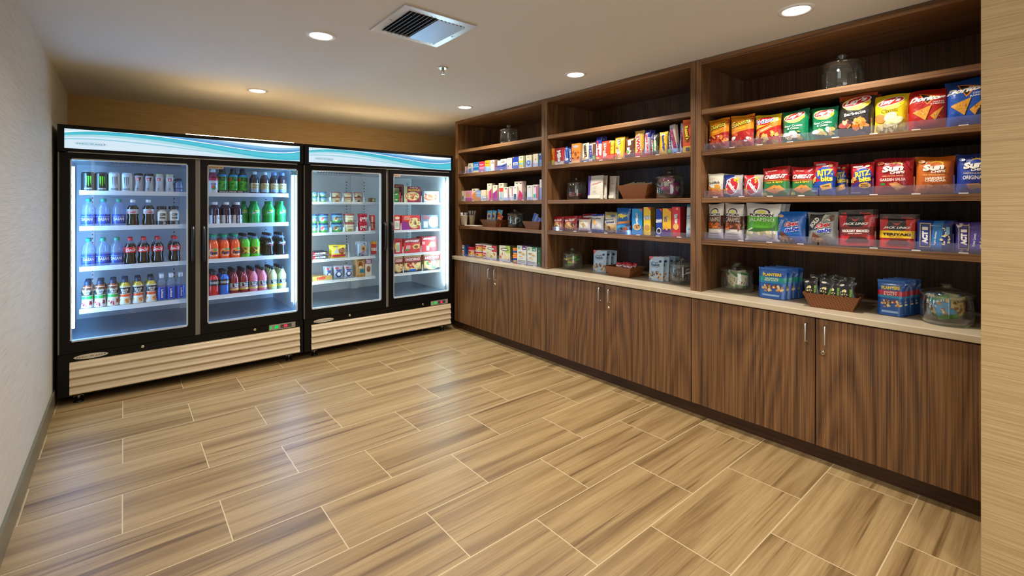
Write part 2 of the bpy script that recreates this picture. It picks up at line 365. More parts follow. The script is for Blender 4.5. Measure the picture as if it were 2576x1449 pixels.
# air vent
vt = tag(ob('air_vent', None, loc=(1.2, 2.168, ZC)), 'square brushed metal air vent with slanted slats in the ceiling', 'vent')
b = MB(); h, q = .203, .158
for a0, a1, c0, c1 in ((-h, h, -h, -q), (-h, h, q, h), (-h, -q, -q, q), (q, h, -q, q)): b.box(a0, a1, c0, c1, -.008, 0)
ob('frame', b.mesh('vent_frame', 'steel'), vt)
bx('duct_shade', 'dark', (-q, q, -q, q, -.0008, -.0001), vt)  # flat black sheet, shade of the vent opening put into its colour
b = MB()
for k in range(9): yy = -q+.018+k*.035; b.box(-q, q, yy-.002, yy+.002, -.003, -.0012)
ob('damper_grid', b.mesh('damper', 'black'), vt)
for k in range(14):
    x = -q+.013+k*.0226; b = MB(); m4 = Matrix.Translation((x, 0, -.010)) @ Matrix.Rotation(R(-48 if k < 7 else 28), 4, 'Y')
    b.box(-.0085, .0085, -q, q, -.0007, .0007, M4=m4); ob('slat', b.mesh('slat', 'slat'), vt)
for x, y in ((-.18, 0), (.18, 0)):
    b = MB(); b.lathe([(.006, -.011), (.007, -.0082)], 10); ob('screw', b.mesh('screw', 'chrome'), vt, loc=(x, y, 0))
# sprinkler
sp = tag(ob('fire_sprinkler', None, loc=(1.653, 2.713, ZC)), 'small chrome fire sprinkler head hanging from the ceiling', 'sprinkler')
b = MB(); b.lathe([(.02, -.002), (.032, -.007), (.034, -.003), (.034, 0)], 24); ob('escutcheon', b.mesh('esc', 'chrome'), sp)
b = MB(); b.lathe([(.006, -.032), (.008, -.028), (.009, -.004)], 14); b.tube([(-.009, 0, -.01), (-.01, 0, -.03), (0, 0, -.042)], .002); b.tube([(.009, 0, -.01), (.01, 0, -.03), (0, 0, -.042)], .002)
ob('frame', b.mesh('spf', 'chrome'), sp)
b = MB(); b.lathe([(.012, -.045), (.012, -.043)], 14); ob('deflector', b.mesh('defl', 'chrome'), sp)
# ================= casework on the right wall =================
XU, XB = 2.815, 3.42
BAYS = [(2.940, 4.355), (1.543, 2.937), (.12, 1.540)]      # y ranges of the three bays
SHZ = [1.943, 1.683, 1.384, 1.121]; CT = .787
NM = ['far', 'middle', 'near']
def round_holes(b, x, y, z0, z1, sgn):
    z = z0
    while z < z1:
        b.face([(x+.0022*math.cos(t*math.pi/3), y, z+.0022*math.sin(t*math.pi/3)) for t in range(6)], 'ffffff', 1); z += .035
for i, (ya, yb) in enumerate(BAYS):
    t = tag(ob('shelving_unit', None, loc=(XU, (ya+yb)/2, CT)), ['walnut open shelving unit farthest away, beside the freezer', 'middle walnut open shelving unit stocked with candy bars and cookies', 'nearest walnut open shelving unit stocked with big chip bags'][i], 'shelving unit')
    o = Vector(t.location)
    def part(nm, m, x0, x1, y0, y1, z0, z1): return bx(nm, m, (x0-o.x, x1-o.x, y0-o.y, y1-o.y, z0-o.z, z1-o.z), t)
    tl, tr = (.034, .034) if i else (.05, .034)
    for y0, y1, s in ((yb-tl, yb, -1), (ya, ya+tr, 1)):
        b = MB(); b.box(0, XB-XU, y0-o.y, y1-o.y, 0, 2.26-CT)
        yy = (y0-.0006 if s < 0 else y1+.0006)-o.y
        for xx in (.055, .5): round_holes(b, xx, yy, .06, 2.2-CT, s)
        ob('side_panel', b.mesh('side_panel', ['door', 'brass']), t)
    part('back_panel', 'back', XB, XB+.02, ya, yb, CT, 2.26)
    part('top_panel', 'shelf', XU, XB, ya+tr, yb-tl, 2.228, 2.26)
    for k, z in enumerate(SHZ): part('shelf', 'shelf', XU+.003, XB-.001, ya+tr+.001, yb-tl-.001, z-.031, z)
tag(bx('countertop', 'counter', (2.745, 3.44, .105, 4.36, .755, CT), bev=.004), 'long beige solid surface countertop running under all the shelving units', 'countertop')
DY = [4.29, 3.62, 2.926, 2.24, 1.541, .853, .150]
HZ = [(3.654, 3.558), (2.273, 2.183), (.892, .804)]
for i in range(3):
    y0, y1 = DY[2*i+2], DY[2*i]
    t = tag(ob('base_cabinet', None, loc=(2.78, (y0+y1)/2, 0)), ['two door walnut base cabinet farthest away, beside the freezer', 'middle two door walnut base cabinet with steel pulls', 'nearest and widest looking walnut base cabinet, beside the near wall'][i], 'cabinet')
    o = Vector(t.location)
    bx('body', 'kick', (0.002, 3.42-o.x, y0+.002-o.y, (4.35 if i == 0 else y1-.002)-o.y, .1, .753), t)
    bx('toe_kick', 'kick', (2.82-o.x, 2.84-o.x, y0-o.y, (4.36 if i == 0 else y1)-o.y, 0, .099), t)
    for s in (0, 1):
        a, c = (DY[2*i+1], DY[2*i]) if s == 0 else (DY[2*i+2], DY[2*i+1])
        d = bx('door', 'door', (2.76-o.x, 2.779-o.x, a+.003-o.y, c-.003-o.y, .092, .748), t)
        md = d.modifiers.new('b', 'BEVEL'); md.width = .0012
        hy = HZ[i][s]-o.y; b = MB(); pts = [(2.76-o.x, hy, .62)]
        for k in range(5): a_ = k/4*math.pi/2; pts.append((2.736-o.x+.010*(1-math.sin(a_)), hy, .63-.010*math.cos(a_)))
        for k in range(5): a_ = k/4*math.pi/2; pts.append((2.736-o.x+.010*(1-math.cos(a_)), hy, .706+.010*math.sin(a_)))
        pts.append((2.76-o.x, hy, .716)); b.tube(pts, .0046, 10)
        ob('handle', b.mesh('pull', 'chrome'), d)
        if s:
            b = MB(); b.lathe([(.014, .0001), (.014, .004), (.009, .0065), (.009, .0066)], 20); b.box(-.0012, .0012, -.005, .005, .0067, .0072, mi=1)
            ob('lock', b.mesh('cam_lock', ['brass', 'dark']), d, loc=(2.76-o.x, hy+.014, .576), rot=(0, R(-90), 0))
# ================= fridges =================
def curve(xs, ys):
    xs, ys = np.array(xs), np.array(ys); c = np.polyfit(xs, ys, min(5, len(xs)-1)); return lambda x: float(np.polyval(c, x))
def header_art(mb, f):
    N = 40
    def strip(lo, hi, c, l, x0=0., x1=1.):
        for k in range(N):
            a, b_ = x0+(x1-x0)*k/N, x0+(x1-x0)*(k+1)/N
            p = clipaxis([(a, lo(a)), (b_, lo(b_)), (b_, hi(b_)), (a, hi(a))], 1, 0, 1)
            if p: mb.face([f(x, y, l) for x, y in p], c)
    K = lambda v: (lambda x: v)
    top = K(1.0)
    white = curve([0, .15, .3, .45, .6, .75, .88, 1], [.80, .99, .97, .84, .68, .52, .47, .66])     # the thin white line
    tb = curve([0, .15, .3, .45, .6, .75, .88, 1], [.66, .80, .76, .60, .38, .16, .05, .12])        # lower edge of teal
    pale = curve([0, .15, .3, .45, .6, .75, .88, 1], [.56, .68, .63, .44, .20, -.05, -.2, -.2])
    thin = curve([0, .2, .4, .55, .7, .85, 1], [.44, .50, .38, .22, .04, -.2, -.4])
    ub = curve([0, .3, .45, .6, .75, .88, 1], [1.3, 1.3, 1.12, .98, .84, .80, .93])
    strip(K(0), top, 'd3e6f4', 1)
    strip(lambda x: thin(x), lambda x: thin(x)+.055, '8fcbdc', 2)
    strip(lambda x: pale(x), lambda x: tb(x)+.02, 'a8dbe4', 3)
    strip(lambda x: tb(x), lambda x: white(x), '4ab9cf', 4); strip(lambda x: tb(x)+.10, lambda x: white(x)-.10, '58c6d8', 5, .0, 1)
    strip(lambda x: white(x)+.03, lambda x: ub(x), '5f9fd6', 6, .22, 1); strip(lambda x: (white(x)+ub(x))/2+.02, lambda x: ub(x), '8cc4ea', 7, .22, 1)
    strip(lambda x: ub(x), top, 'f4fbff', 8, .36, 1)
    strip(lambda x: white(x)-.015, lambda x: white(x)+.03, 'ffffff', 9)
def badge(name, parent, x, y, z, rx, rz, bgm, textc, backlit=False):
    b = MB(); n = 28
    ring = [(x+rx*math.cos(2*math.pi*k/n), z+rz*math.sin(2*math.pi*k/n)) for k in range(n)]
    if not backlit:
        for k in range(n):
            a, c = ring[k], ring[(k+1) % n]; b.face([(a[0], y, a[1]), (c[0], y, c[1]), (c[0], y-.002, c[1]), (a[0], y-.002, a[1])], 'cfc6b4')
    b.face([(a, y-(.0003 if backlit else .002), c) for a, c in ring], 'bcd9ea' if backlit else 'd8cfbd')
    for s, cx, w_, h_ in (('S', -.80, .13, .70), ('ERV-', -.40, .58, .55), ('W', .05, .26, .70), ('ARE', .46, .48, .55)):
        V, Fc, _ = text(s, .0); i0 = len(b.v)
        for u, v in V: b.v.append((x+(cx+u*w_)*rx, y-(.0006 if backlit else .0026), z+(v*h_+(.0 if h_ > .6 else -.07))*rz))
        for q in Fc: b.f.append(tuple(i0+j for j in q)); b.c.append(textc); b.m.append(0); b.s.append(False)
    for k in range(5):
        a = R(-60+30*k); x2, z2 = x+.76*rx+.06*rx*math.cos(a), z+.05*rz+.28*rz*math.sin(a); s_ = .035*rx
        b.face([(x2-s_, y-.003, z2-s_*.4), (x2+s_, y-.003, z2), (x2, y-.003, z2+s_)], 'c03028' if k in (3, 4) else textc)
    return ob(name, b.mesh(name, 'sign' if backlit else 'card'), parent)
def fridge(x0, W, label, cat, ledm, sticker, digits, wire):
    t = tag(ob('display_cooler', None, loc=(x0, 4.27, 0)), label, cat); YO = 4.27
    def part(nm, m, x0_, x1, y0, y1, z0, z1, par=None, **k): return bx(nm, m, (x0_, x1, y0-YO, y1-YO, z0, z1), par or t, **k)
    b = MB(); A = lambda *q: b.box(q[0], q[1], q[2]-YO, q[3]-YO, q[4], q[5])
    A(0, .03, 4.322, 5.2, .05, 1.87); A(W-.03, W, 4.322, 5.2, .05, 1.87); A(.03, W-.03, 5.17, 5.2, .05, 1.87); A(.03, W-.03, 4.322, 5.17, 1.70, 1.87)
    A(.03, W-.03, 4.322, 5.17, .05, .40); A(0, W, 4.275, 4.322, .06, .342)
    ob('body', b.mesh('body', 'black'), t)
    b = MB(); A(.03, .045, 4.33, 5.15, .40, 1.70); A(W-.045, W-.03, 4.33, 5.15, .40, 1.70); A(.045, W-.045, 5.13, 5.17, .40, 1.70); A(.045, W-.045, 4.33, 5.13, 1.665, 1.70)
    A(.742, .80, 4.325, 4.36, .40, 1.665)
    for xx in (.14, .68, .88, 1.42): A(xx-.012, xx+.012, 5.118, 5.13, .46, 1.62)
    A(.72, .80, 5.09, 5.13, .42, 1.665)
    ob('liner', b.mesh('liner', 'liner'), t)
    b = MB()
    for xx in (.14, .68, .88, 1.42):
        for k in range(34): A(xx-.004, xx+.004, 5.1165, 5.118, .5+k*.033, .512+k*.033)
    ob('shelf_track', b.mesh('shelf_track', 'blackp'), t)
    b = MB()
    for i in range(18):
        for j in range(4): A(.25+.025*i+.012*(j % 2), .262+.025*i+.012*(j % 2), 4.6+.05*j, 4.62+.05*j, 1.663, 1.6649)
    ob('fan_grille', b.mesh('fan_grille', 'blackp'), t)
    part('floor_pan', 'floorpan', .045, W-.045, 4.33, 5.13, .40, .42)
    # header
    b = MB(); A(0, W, 4.262, 4.32, 1.695, 1.872); ob('header', b.mesh('header', 'black'), t)
    b = MB(); hx0, hx1 = .034, W-.03
    header_art(b, lambda x, y, l: (hx0+(hx1-hx0)*x, 4.262-YO-.001-.0002*l, 1.716+(1.846-1.716)*y)); sg = ob('illuminated_sign', b.mesh('header_sign', 'sign'), t)
    badge('maker_name', sg, .165, 4.262-YO-.0035, 1.752, .085, .014, None, '3d6f86', True)
    part('header_trim', 'gasket', .05, W-.05, 4.2605, 4.28, 1.6885, 1.6945)
    # doors
    for s, (d0, d1, g0, g1) in enumerate(((.010, .755, .060, .710), (.790, W-.010, .832, W-.043))):
        b = MB(); A(d0, d1, 4.27, 4.318, 1.652, 1.687); A(d0, d1, 4.27, 4.318, .346, .42); A(d0, g0, 4.27, 4.318, .42, 1.652); A(g1, d1, 4.27, 4.318, .42, 1.652)
        d = ob('door', b.mesh('door_frame', 'black'), t)
        b = MB()
        for q in ((g0, g0+.008, .42, 1.652), (g1-.008, g1, .42, 1.652), (g0, g1, .42, .43), (g0, g1, 1.642, 1.652)): A(q[0], q[1], 4.276, 4.315, q[2], q[3])
        ob('glass_spacer', b.mesh('spacer', 'white'), d)
        part('glass', 'pane', g0, g1, 4.2745, 4.2765, .42, 1.652, d)
        hx = .738 if s == 0 else .806; b = MB()
        pts = [(hx, 4.27-YO, 1.165), (hx, 4.252-YO, 1.17), (hx, 4.240-YO, 1.14), (hx, 4.235-YO, 1.06), (hx, 4.236-YO, 1.0), (hx, 4.243-YO, .93), (hx, 4.255-YO, .91), (hx, 4.27-YO, .912)]
        b.tube(pts, .0125, 8); ob('handle', b.mesh('grip', 'blackp'), d)
        if s == 1:
            bb = MB(); L0 = .15 if len(sticker) > 7 else .105
            f = lambda x, y, l: (g0+.002+L0*.7*x, 4.2742-YO-.0002*l, 1.622+.022*y); art(bb, f, L0*.7, .022, [B(0, 1, 'dcc8a8'), T(sticker, .5, .5, .92, .6, '201008')], 1, 1)
            ob('sticker', bb.mesh('sticker', 'card'), d)
            if not wire:
                bb = MB(); f2 = lambda x, y, l: (g1-.055+.05*x, 4.2742-YO-.0002*l, 1.60+.038*y); art(bb, f2, .05, .038, [B(0, 1, '2f9cc8'), B(.35, .6, 'e8f6fc'), E(.5, .6, .42, .3, '8fd0ea'), T('energy', .45, .48, .7, .3, '1870a0')], 1, 1)
                ob('energy_sticker', bb.mesh('energy_sticker', 'card'), d)
    part('centre_post', 'gasket', .756, .789, 4.29, 4.32, .345, 1.69)
    part('grey_edge', 'gasket', .0, .008, 4.285, 4.321, .345, 1.69)
    # lower panel
    b = MB(); n = 4; z0, z1 = .068, .288; hh = (z1-z0)/n
    for k in range(n):
        za, zb = z0+k*hh, z0+(k+1)*hh; y0 = 4.2745-YO
        pr = [(y0-.004, za), (y0-.016, za+.006), (y0-.017, za+.012), (y0-.010, za+hh*.45), (y0-.006, zb-.012), (y0+.0, zb-.006), (y0, zb)]
        for j in range(len(pr)-1):
            b.face([(.058, pr[j][0], pr[j][1]), (W-.028, pr[j][0], pr[j][1]), (W-.028, pr[j+1][0], pr[j+1][1]), (.058, pr[j+1][0], pr[j+1][1])], sm=False)
        for xx in (.058, W-.028): b.face([(xx, y, z) for y, z in pr])
    ob('louver_grille', b.mesh('louvers', 'tan'), t)
    badge('badge', t, .165, 4.2745-YO, .313, .088, .0165, None, '14202c')
    for xx in (.44 if not wire else .40, 1.16):
        b = MB(); b.lathe([(.011, .0), (.011, .004), (.006, .006)], 16); ob('lock', b.mesh('fridge_lock', 'brass'), t, loc=(xx, 4.2745-YO, .322), rot=(R(90), 0, 0))
    b = MB(); f = lambda x, y, l: (W-.265+.20*x, 4.2722-YO-.0004*l, .296+.042*y)
    b.box(W-.268, W-.062, 4.2725-YO, 4.2749-YO, .293, .341, '8c8880'); art(b, f, .2, .042, [B(0, 1, 'a09c94'), Rc(.42, .86, .15, .85, '4a4644')], 1, 1)
    cp = ob('control_panel', b.mesh('control_panel', 'card'), t)
    b = MB(); art(b, lambda x, y, l: f(x, y, 4+l), .2, .042, [T(digits, .62, .52, .13, .5, 'ff2040')], 1, 1); ob('temperature_display', b.mesh('digits', 'red'), cp)
    b = MB(); g_ = lambda x, y, l: f(x, y, 4+l); art(b, g_, .2, .042, [Rc(.20, .33, .2, .8, '18d050'), Rc(.02, .07, .2, .8, '18d050')], 1, 1); ob('switch', b.mesh('switch', 'green'), cp)
    for lx in (.10, W-.10):
        for ly in (4.33, 5.12):
            b = MB(); b.lathe([(.026, 0), (.027, .006), (.02, .014), (.012, .016)], 16, 'ffffff', 1); b.lathe([(.008, .016), (.008, .062)], 12)
            b.tube([(-.026, 0, .034), (-.02, 0, .044), (.02, 0, .044), (.026, 0, .034)], .003, 6)
            b.lathe([(.014, .04), (.014, .048)], 8)
            ob('leg', b.mesh('leg', ['chrome', 'blackp']), t, loc=(lx, ly-YO, 0))
    for xx in (.070, W-.066):
        b = MB(); b.lathe([(.009, .50), (.009, 1.60)], 12); o = ob('light_tube', b.mesh('tube', ledm), t, loc=(xx, 4.345-YO, 0))
        bx('tube_holder', 'liner', ((.0455, .056) if xx < .5 else (W-.056, W-.0455))+(4.336-YO, 4.356-YO, .47, 1.63), t)
    b = MB(); ty = 4.335 if not wire else 4.50
    b.tube([((.70 if not wire else .1), ty-YO, 1.8800), (W-.06, ty-YO, 1.8800)], .0045, 8); ob('header_glow_tube', b.mesh('header_glow_tube', 'hglow'), t)  # freezer's tube is added out of sight to light ceiling and back wall
    return t
F1X, F2X, FWD = -.335, 1.208, 1.518
fr1 = fridge(F1X, 1.532, 'two door glass fridge on the left filled with bottled and canned drinks', 'fridge', 'led', 'REFRIGERATOR', '35', False)
fr2 = fridge(F2X, FWD, 'two door glass freezer on the right holding ice cream and boxed frozen meals', 'freezer', 'led2', 'FREEZER', '8', True)
FZ1 = [1.443, 1.192, .908, .613]; FZ2 = [1.382, 1.096, .851, .650]
def coolshelf(fr, x0, x1, z, wire):
    b = MB(); y0, y1 = 4.42-4.27, 5.10-4.27
    b.box(x0, x1, y0, y0+.003, z-.033, z-.001 if not wire else z-.010)
    b.box(x0, x1, y0-.008, y0, z-.033, z-.030)
    for k in range(3): yy = y0+.02+(y1-y0-.03)*k/2; b.box(x0, x1, yy-.003, yy+.003, z-.020, z-.014)
    n = 24
    for k in range(n+1): xx = x0+.002+(x1-x0-.004)*k/n; b.box(xx-.0014, xx+.0014, y0+.003, y1, z-.014, z-.0115)
    if wire:
        for k in range(40): xx = x0+.008+(x1-x0-.016)*k/39; b.box(xx-.003, xx+.003, y0-.0006, y0-.0001, z-.026, z-.020, '9fb4c4', 1)
    ob('shelf', b.mesh('cooler_shelf', ['white', 'card']), fr)
for fr, zs, wr in ((fr1, FZ1, False), (fr2, FZ2, True)):
    for z in zs: coolshelf(fr, .098, .712, z, wr); coolshelf(fr, .855, 1.452, z, wr)
# ================= drinks in the fridge =================
PF = {
 'soda': [(0, .70), (.015, .93), (.06, 1), (.18, .99), (.30, .86), (.36, .84), (.44, .93), (.52, 1), (.62, 1), (.70, .90), (.78, .66), (.85, .42), (.90, .31), (.94, .30)],
 'water': [(0, .8), (.015, .96), (.04, 1), (.07, .96), (.10, 1), (.44, 1), (.46, .96), (.50, 1), (.53, .96), (.57, 1), (.60, .97), (.66, .97), (.74, .80), (.82, .52), (.88, .36), (.94, .33)],
 'sprite': [(0, .8), (.015, .96), (.06, 1), (.25, .94), (.4, .97), (.58, 1), (.66, .93), (.78, .62), (.88, .36), (.94, .33)],
 'round': [(0, .85), (.015, .98), (.05, 1), (.3, 1), (.6, 1), (.68, .98), (.76, .80), (.83, .55), (.88, .42), (.92, .4)],
 'wide': [(0, .85), (.015, .97), (.05, 1), (.3, .97), (.48, 1), (.62, 1), (.72, .94), (.80, .70), (.84, .52), (.90, .50)],
 'juice': [(0, .85), (.015, .97), (.05, 1), (.3, .86), (.45, .84), (.62, .97), (.72, .99), (.80, .72), (.86, .50), (.91, .48)],
 'slim': [(0, .85), (.015, .98), (.04, 1), (.5, 1), (.68, 1), (.78, .72), (.86, .5), (.90, .48)],
 'wasp': [(0, .88), (.02, .98), (.1, 1), (.45, .84), (.6, .80), (.75, .96), (.84, .98), (.89, .8)],
 'can': [(0, .72), (.03, .92), (.07, 1), (.5, 1), (.90, 1), (.95, .93), (.985, .86)]}
MINUTE = lambda c1, fr: [B(0, .42, 'f2efe8'), F(.5, .2, .42, .14, 12, fr, .13), B(.42, .56, c1), Rc(.1, .9, .6, .94, '18221c'), T('Minute', .5, .82, .55, .15, 'f2f2ee', 6), T('Maid', .5, .69, .40, .13, 'f2f2ee', 6)]
DR = {  # profile, height, radius, liquid, level, cap colour, cap r, label z0 z1 base, art, clear body
 'energyb': ('can', .145, .036, '101413', 1, None, 0, (.08, .90, '101413', [P([(.36, .85), (.43, .85), (.42, .3), (.38, .45)], '5fd82c'), P([(.47, .85), (.54, .85), (.52, .2), (.49, .35)], '5fd82c'), P([(.58, .85), (.65, .85), (.63, .3), (.6, .45)], '5fd82c'), T('MONSTER', .5, .1, .5, .1, 'e8efe8')])),
 'energyw': ('can', .145, .036, 'cdd6da', 1, None, 0, (.08, .90, 'd3dbdf', [P([(.36, .85), (.42, .85), (.41, .3), (.38, .45)], '6d747c'), P([(.47, .85), (.53, .85), (.52, .2), (.49, .35)], '6d747c'), P([(.58, .85), (.64, .85), (.63, .3), (.6, .45)], '6d747c'), T('MONSTER', .5, .1, .5, .1, '3a4148')])),
 'coffeed': ('wasp', .145, .031, 'b8bec6', 1, '15161a', .8, (.06, .80, 'bcc2ca', [Rc(.36, .62, .72, .96, 'd41e2c'), T('illy', .49, .84, .2, .18, 'ffffff'), P([(.6, 1), (.72, 1), (.6, .5)], '30343a'), F(.5, .2, .12, .2, 5, ['7a6a58', '8f98a0'], .06)])),
 'coffeel': ('wasp', .145, .031, 'c8cbd0', 1, 'cfc9a8', .8, (.06, .80, 'c8ccd2', [Rc(.36, .62, .72, .96, 'd41e2c'), T('illy', .49, .84, .2, .18, 'ffffff'), F(.5, .2, .12, .2, 5, ['8a7a68', 'a8a8a8'], .06)])),
 'shot': ('wide', .115, .027, '6f8fb6', 1, '1a2a50', .75, (.15, .5, '7fa0c6', [B(.4, .6, '32508c')])),
 'water': ('water', .205, .038, '8fb4e4', 0, '1f9a82', .40, (.12, .44, '2340a8', [B(.75, .82, '6f9ae0'), B(.2, .25, '4f78d0'), T('DASANI', .5, .5, .72, .34, 'eef4ff')])),
 'dietcola': ('soda', .20, .036, '0b0506', .78, 'e9eef2', .40, (.46, .64, 'c9ced6', [T('diet', .5, .88, .2, .18, '30343c'), T('Coke', .48, .42, .62, .6, 'd81828', 0, .25)])),
 'cola': ('soda', .20, .036, '0e0606', .78, 'd6202e', .40, (.46, .66, 'd6141f', [T('Coca-Cola', .5, .5, .72, .6, 'ffffff', 3, .25)])),
 'zero': ('soda', .20, .036, '0d0a10', .78, '15161c', .40, (.46, .66, '1b1b22', [T('Coca-Cola', .5, .6, .7, .5, 'dfe2ea', 3, .25), Rc(.45, .8, .1, .2, 'c81e2c')])),
 'protein': ('wide', .15, .033, 'ddd9cc', 1, '141418', .85, (.06, .72, 'e6e2d6', [T('CORE', .5, .78, .5, .22, '14161c', 0, 0, .05), T('POWER', .5, .52, .5, .18, '14161c', 0, 0, .05), B(0, .3, '2b2e36'), T('26', .6, .15, .22, .2, 'f0f0f0')])),
 'apple': ('juice', .195, .038, 'a4502a', 1, '20304c', .52, (.05, .80, 'efece6', MINUTE('36b04e', ['b01830', 'd02840', '8c1428', 'e8e4dc']))),
 'orange': ('juice', .195, .038, 'd8b83a', 1, '20304c', .52, (.05, .72, 'f0ede4', MINUTE('f0602c', ['f29a1e', 'f4b040', 'e87818', 'f6e0b0']))),
 'smart': ('slim', .21, .033, '4f83d8', 0, 'dfe8f4', .50, (.08, .52, '2f5cd0', [Rc(.34, .60, .05, .95, '142a98'), T('smart', .47, .5, .9, .16, 'ffffff', 90)])),
 'berry': ('round', .20, .034, '8c1030', 1, 'd8d8dc', .45, (.05, .62, 'e6e2e6', [B(.85, 1, 'c01848'), T('SOBE', .5, .6, .5, .16, '28508c'), E(.5, .35, .14, .16, '3a9a4a'), E(.45, .4, .1, .1, 'd84028')])),
 'greentea': ('round', .20, .032, '18280c', 1, '1a2430', .45, (.06, .72, '45b82e', [B(.88, 1, '3f98d8'), T('FUZE', .55, .72, .7, .24, '141a14', 0, 0, .05), F(.5, .3, .4, .14, 7, ['2a8a1e', '6ad040', '1f7018'], .13), E(.12, .7, .1, .12, 'e85a28')])),
 'tea': ('round', .195, .030, '3a2a28', 1, 'cfd6dc', .45, (.10, .50, 'd9c68c', [B(0, .35, '9fb0c4'), T('PEAK', .5, .74, .7, .24, '7a3c18'), Rc(.15, .85, .40, .56, 'a89050')])),
 'teab': ('round', .195, .030, '33262e', 1, '7f95d0', .45, (.10, .50, 'd4c090', [B(0, .35, '8fa4c8'), T('PEAK', .5, .74, .7, .24, '7a3c18'), Rc(.15, .85, .40, .56, 'a89050')])),
 'vitamin': ('round', .185, .035, '2c0d28', 1, 'e4e6ea', .5, (.05, .42, 'e8e8ec', [Rc(.35, .6, 0, 1, '3c1230'), T('vitamin', .48, .5, .8, .14, 'ffffff', 90), Rc(.7, .9, .5, .8, 'b8b8c4')])),
 'limesoda': ('sprite', .195, .036, '1fae54', 1, '12904a', .42, (.36, .62, '28b85c', [T('Sprite', .5, .5, .7, .5, 'f4f6f8', 12, .2), E(.6, .86, .15, .1, 'e8e040')])),
 'orangesoda': ('sprite', .20, .037, 'ff5a1e', .74, '14a078', .42, (.12, .46, 'ff6a22', [E(.5, .5, .42, .42, 'ffffff'), E(.5, .5, .38, .37, 'ff8a1e'), E(.62, .86, .16, .12, '3aa040'), T('Fanta', .5, .48, .66, .42, '1c2050', 4, .1, .06)])),
 'citrus': ('sprite', .20, .036, '5fc42c', .78, '15181a', .42, (.14, .46, 'b89a2c', [Rc(.1, .5, .1, .9, '6a4a1c'), P([(.2, .9), (.5, .5), (.8, .9), (.6, .5), (.8, .1), (.5, .45), (.2, .1), (.4, .5)], 'e8d838'), B(.0, .1, '3f9c28')])),
 'sportred': ('wide', .20, .038, 'd01c22', 1, '16181c', .55, (.42, .66, '15151c', [T('POWERADE', .5, .5, .8, .4, 'e8eaf0')])),
 'sportblue': ('wide', .20, .038, '1a6ad0', 1, '16181c', .55, (.42, .66, '15151c', [T('POWERADE', .5, .5, .8, .4, 'e8eaf0')])),
 'punch': ('sprite', .20, .036, '8c1424', 1, '2a2420', .42, (.16, .46, 'c8ccd0', [Rc(.3, .9, .45, .95, '15181c'), T('Minute', .6, .8, .45, .2, 'ffffff'), T('Maid', .6, .58, .35, .18, 'ffffff'), B(.30, .38, 'c02030'), B(0, .2, 'd8a848')])),
 'pink': ('sprite', .20, .036, 'e07a90', 1, '2a2420', .42, (.16, .46, 'b8c4d4', [Rc(.3, .9, .45, .95, '15181c'), T('Minute', .6, .8, .45, .2, 'ffffff'), T('Maid', .6, .58, .35, .18, 'ffffff'), B(.30, .38, 'd02848'), B(0, .2, 'e0c060')])),
 'lemon': ('sprite', .20, .036, 'c8cc94', 1, '22262c', .42, (.16, .46, 'b4ccd8', [Rc(.3, .9, .45, .95, '15181c'), T('Minute', .6, .8, .45, .2, 'ffffff'), T('Maid', .6, .58, .35, .18, 'ffffff'), B(0, .32, 'e4d040')]))}
_dr = {}
def drinkproto(k):
    if k in _dr: return _dr[k]
    pf, H, r, liq, level, cap, cr, lb = DR[k]; p = [(z*H, q*r) for z, q in PF[pf]]
    rad = lambda z: float(np.interp(z, [a for a, _ in p], [b_ for _, b_ in p]))
    clear = level == 0; b = MB()
    b.lathe([(q, z) for z, q in p], 18, liq, colf=lambda z: liq, mf=lambda z: 1 if (clear or (level < 1 and z > level*H)) else 0)
    if pf == 'can': b.lathe([(.86*r*.95, .982*H), (.86*r, .992*H), (.84*r, H)], 18, 'c4c8cc')
    body = b.mesh('drink_body', ['foil' if pf in ('can',) else 'drink', 'pet'])
    capm = None
    if cap:
        z0 = p[-1][0]; b = MB(); b.lathe([(cr*r*1.02, z0-.05*H), (cr*r*1.06, z0-.035*H), (cr*r*1.04, H*.985), (cr*r*.9, H)], 16, cap); capm = b.mesh('cap', 'matte')
    a, c, base, items = lb; b = MB(); n = 6
    zs = [H*(a+(c-a)*i/n) for i in range(n+1)]; b.lathe([(rad(z)+.0008, z) for z in zs], 24, base, capb=False, capt=False)
    def f(x, y, l): th = (x-.5)*math.pi*.95; z = H*(a+(c-a)*y); q = rad(z)+.0012+.0004*l; return (q*math.sin(th), -q*math.cos(th), z)
    items = [('t', i_[1], .5+(i_[2]-.5)*.8, i_[3], i_[4]*.76)+i_[5:] if i_[0] == 't' else i_ for i_ in items]
    art(b, f, math.pi*.95*r, H*(c-a), items, 12, 4, seed=len(k))
    _dr[k] = (body, capm, b.mesh('label', 'shrink')); return _dr[k]
rnd = random.Random(5)
def drink(k, x, y, z, label, group=None, cat='bottle'):
    bo, ca, la = drinkproto(k); o = ob({'can': 'drink_can'}.get(DR[k][0], 'drink_bottle'), bo, None, (x, y, z), (0, 0, rnd.uniform(-.22, .22)+math.atan2(-x, y)*.25))
    if ca: ob('cap', ca, o)
    ob('label', la, o); return tag(o, label, 'can' if DR[k][0] == 'can' else cat, group)
ORD = ['front of row', 'second in row', 'third in row', 'fourth in row', 'fifth in row']
NTH = {1: [''], 2: ['left', 'right'], 3: ['left', 'middle', 'right'], 4: ['first', 'second', 'third', 'fourth']}
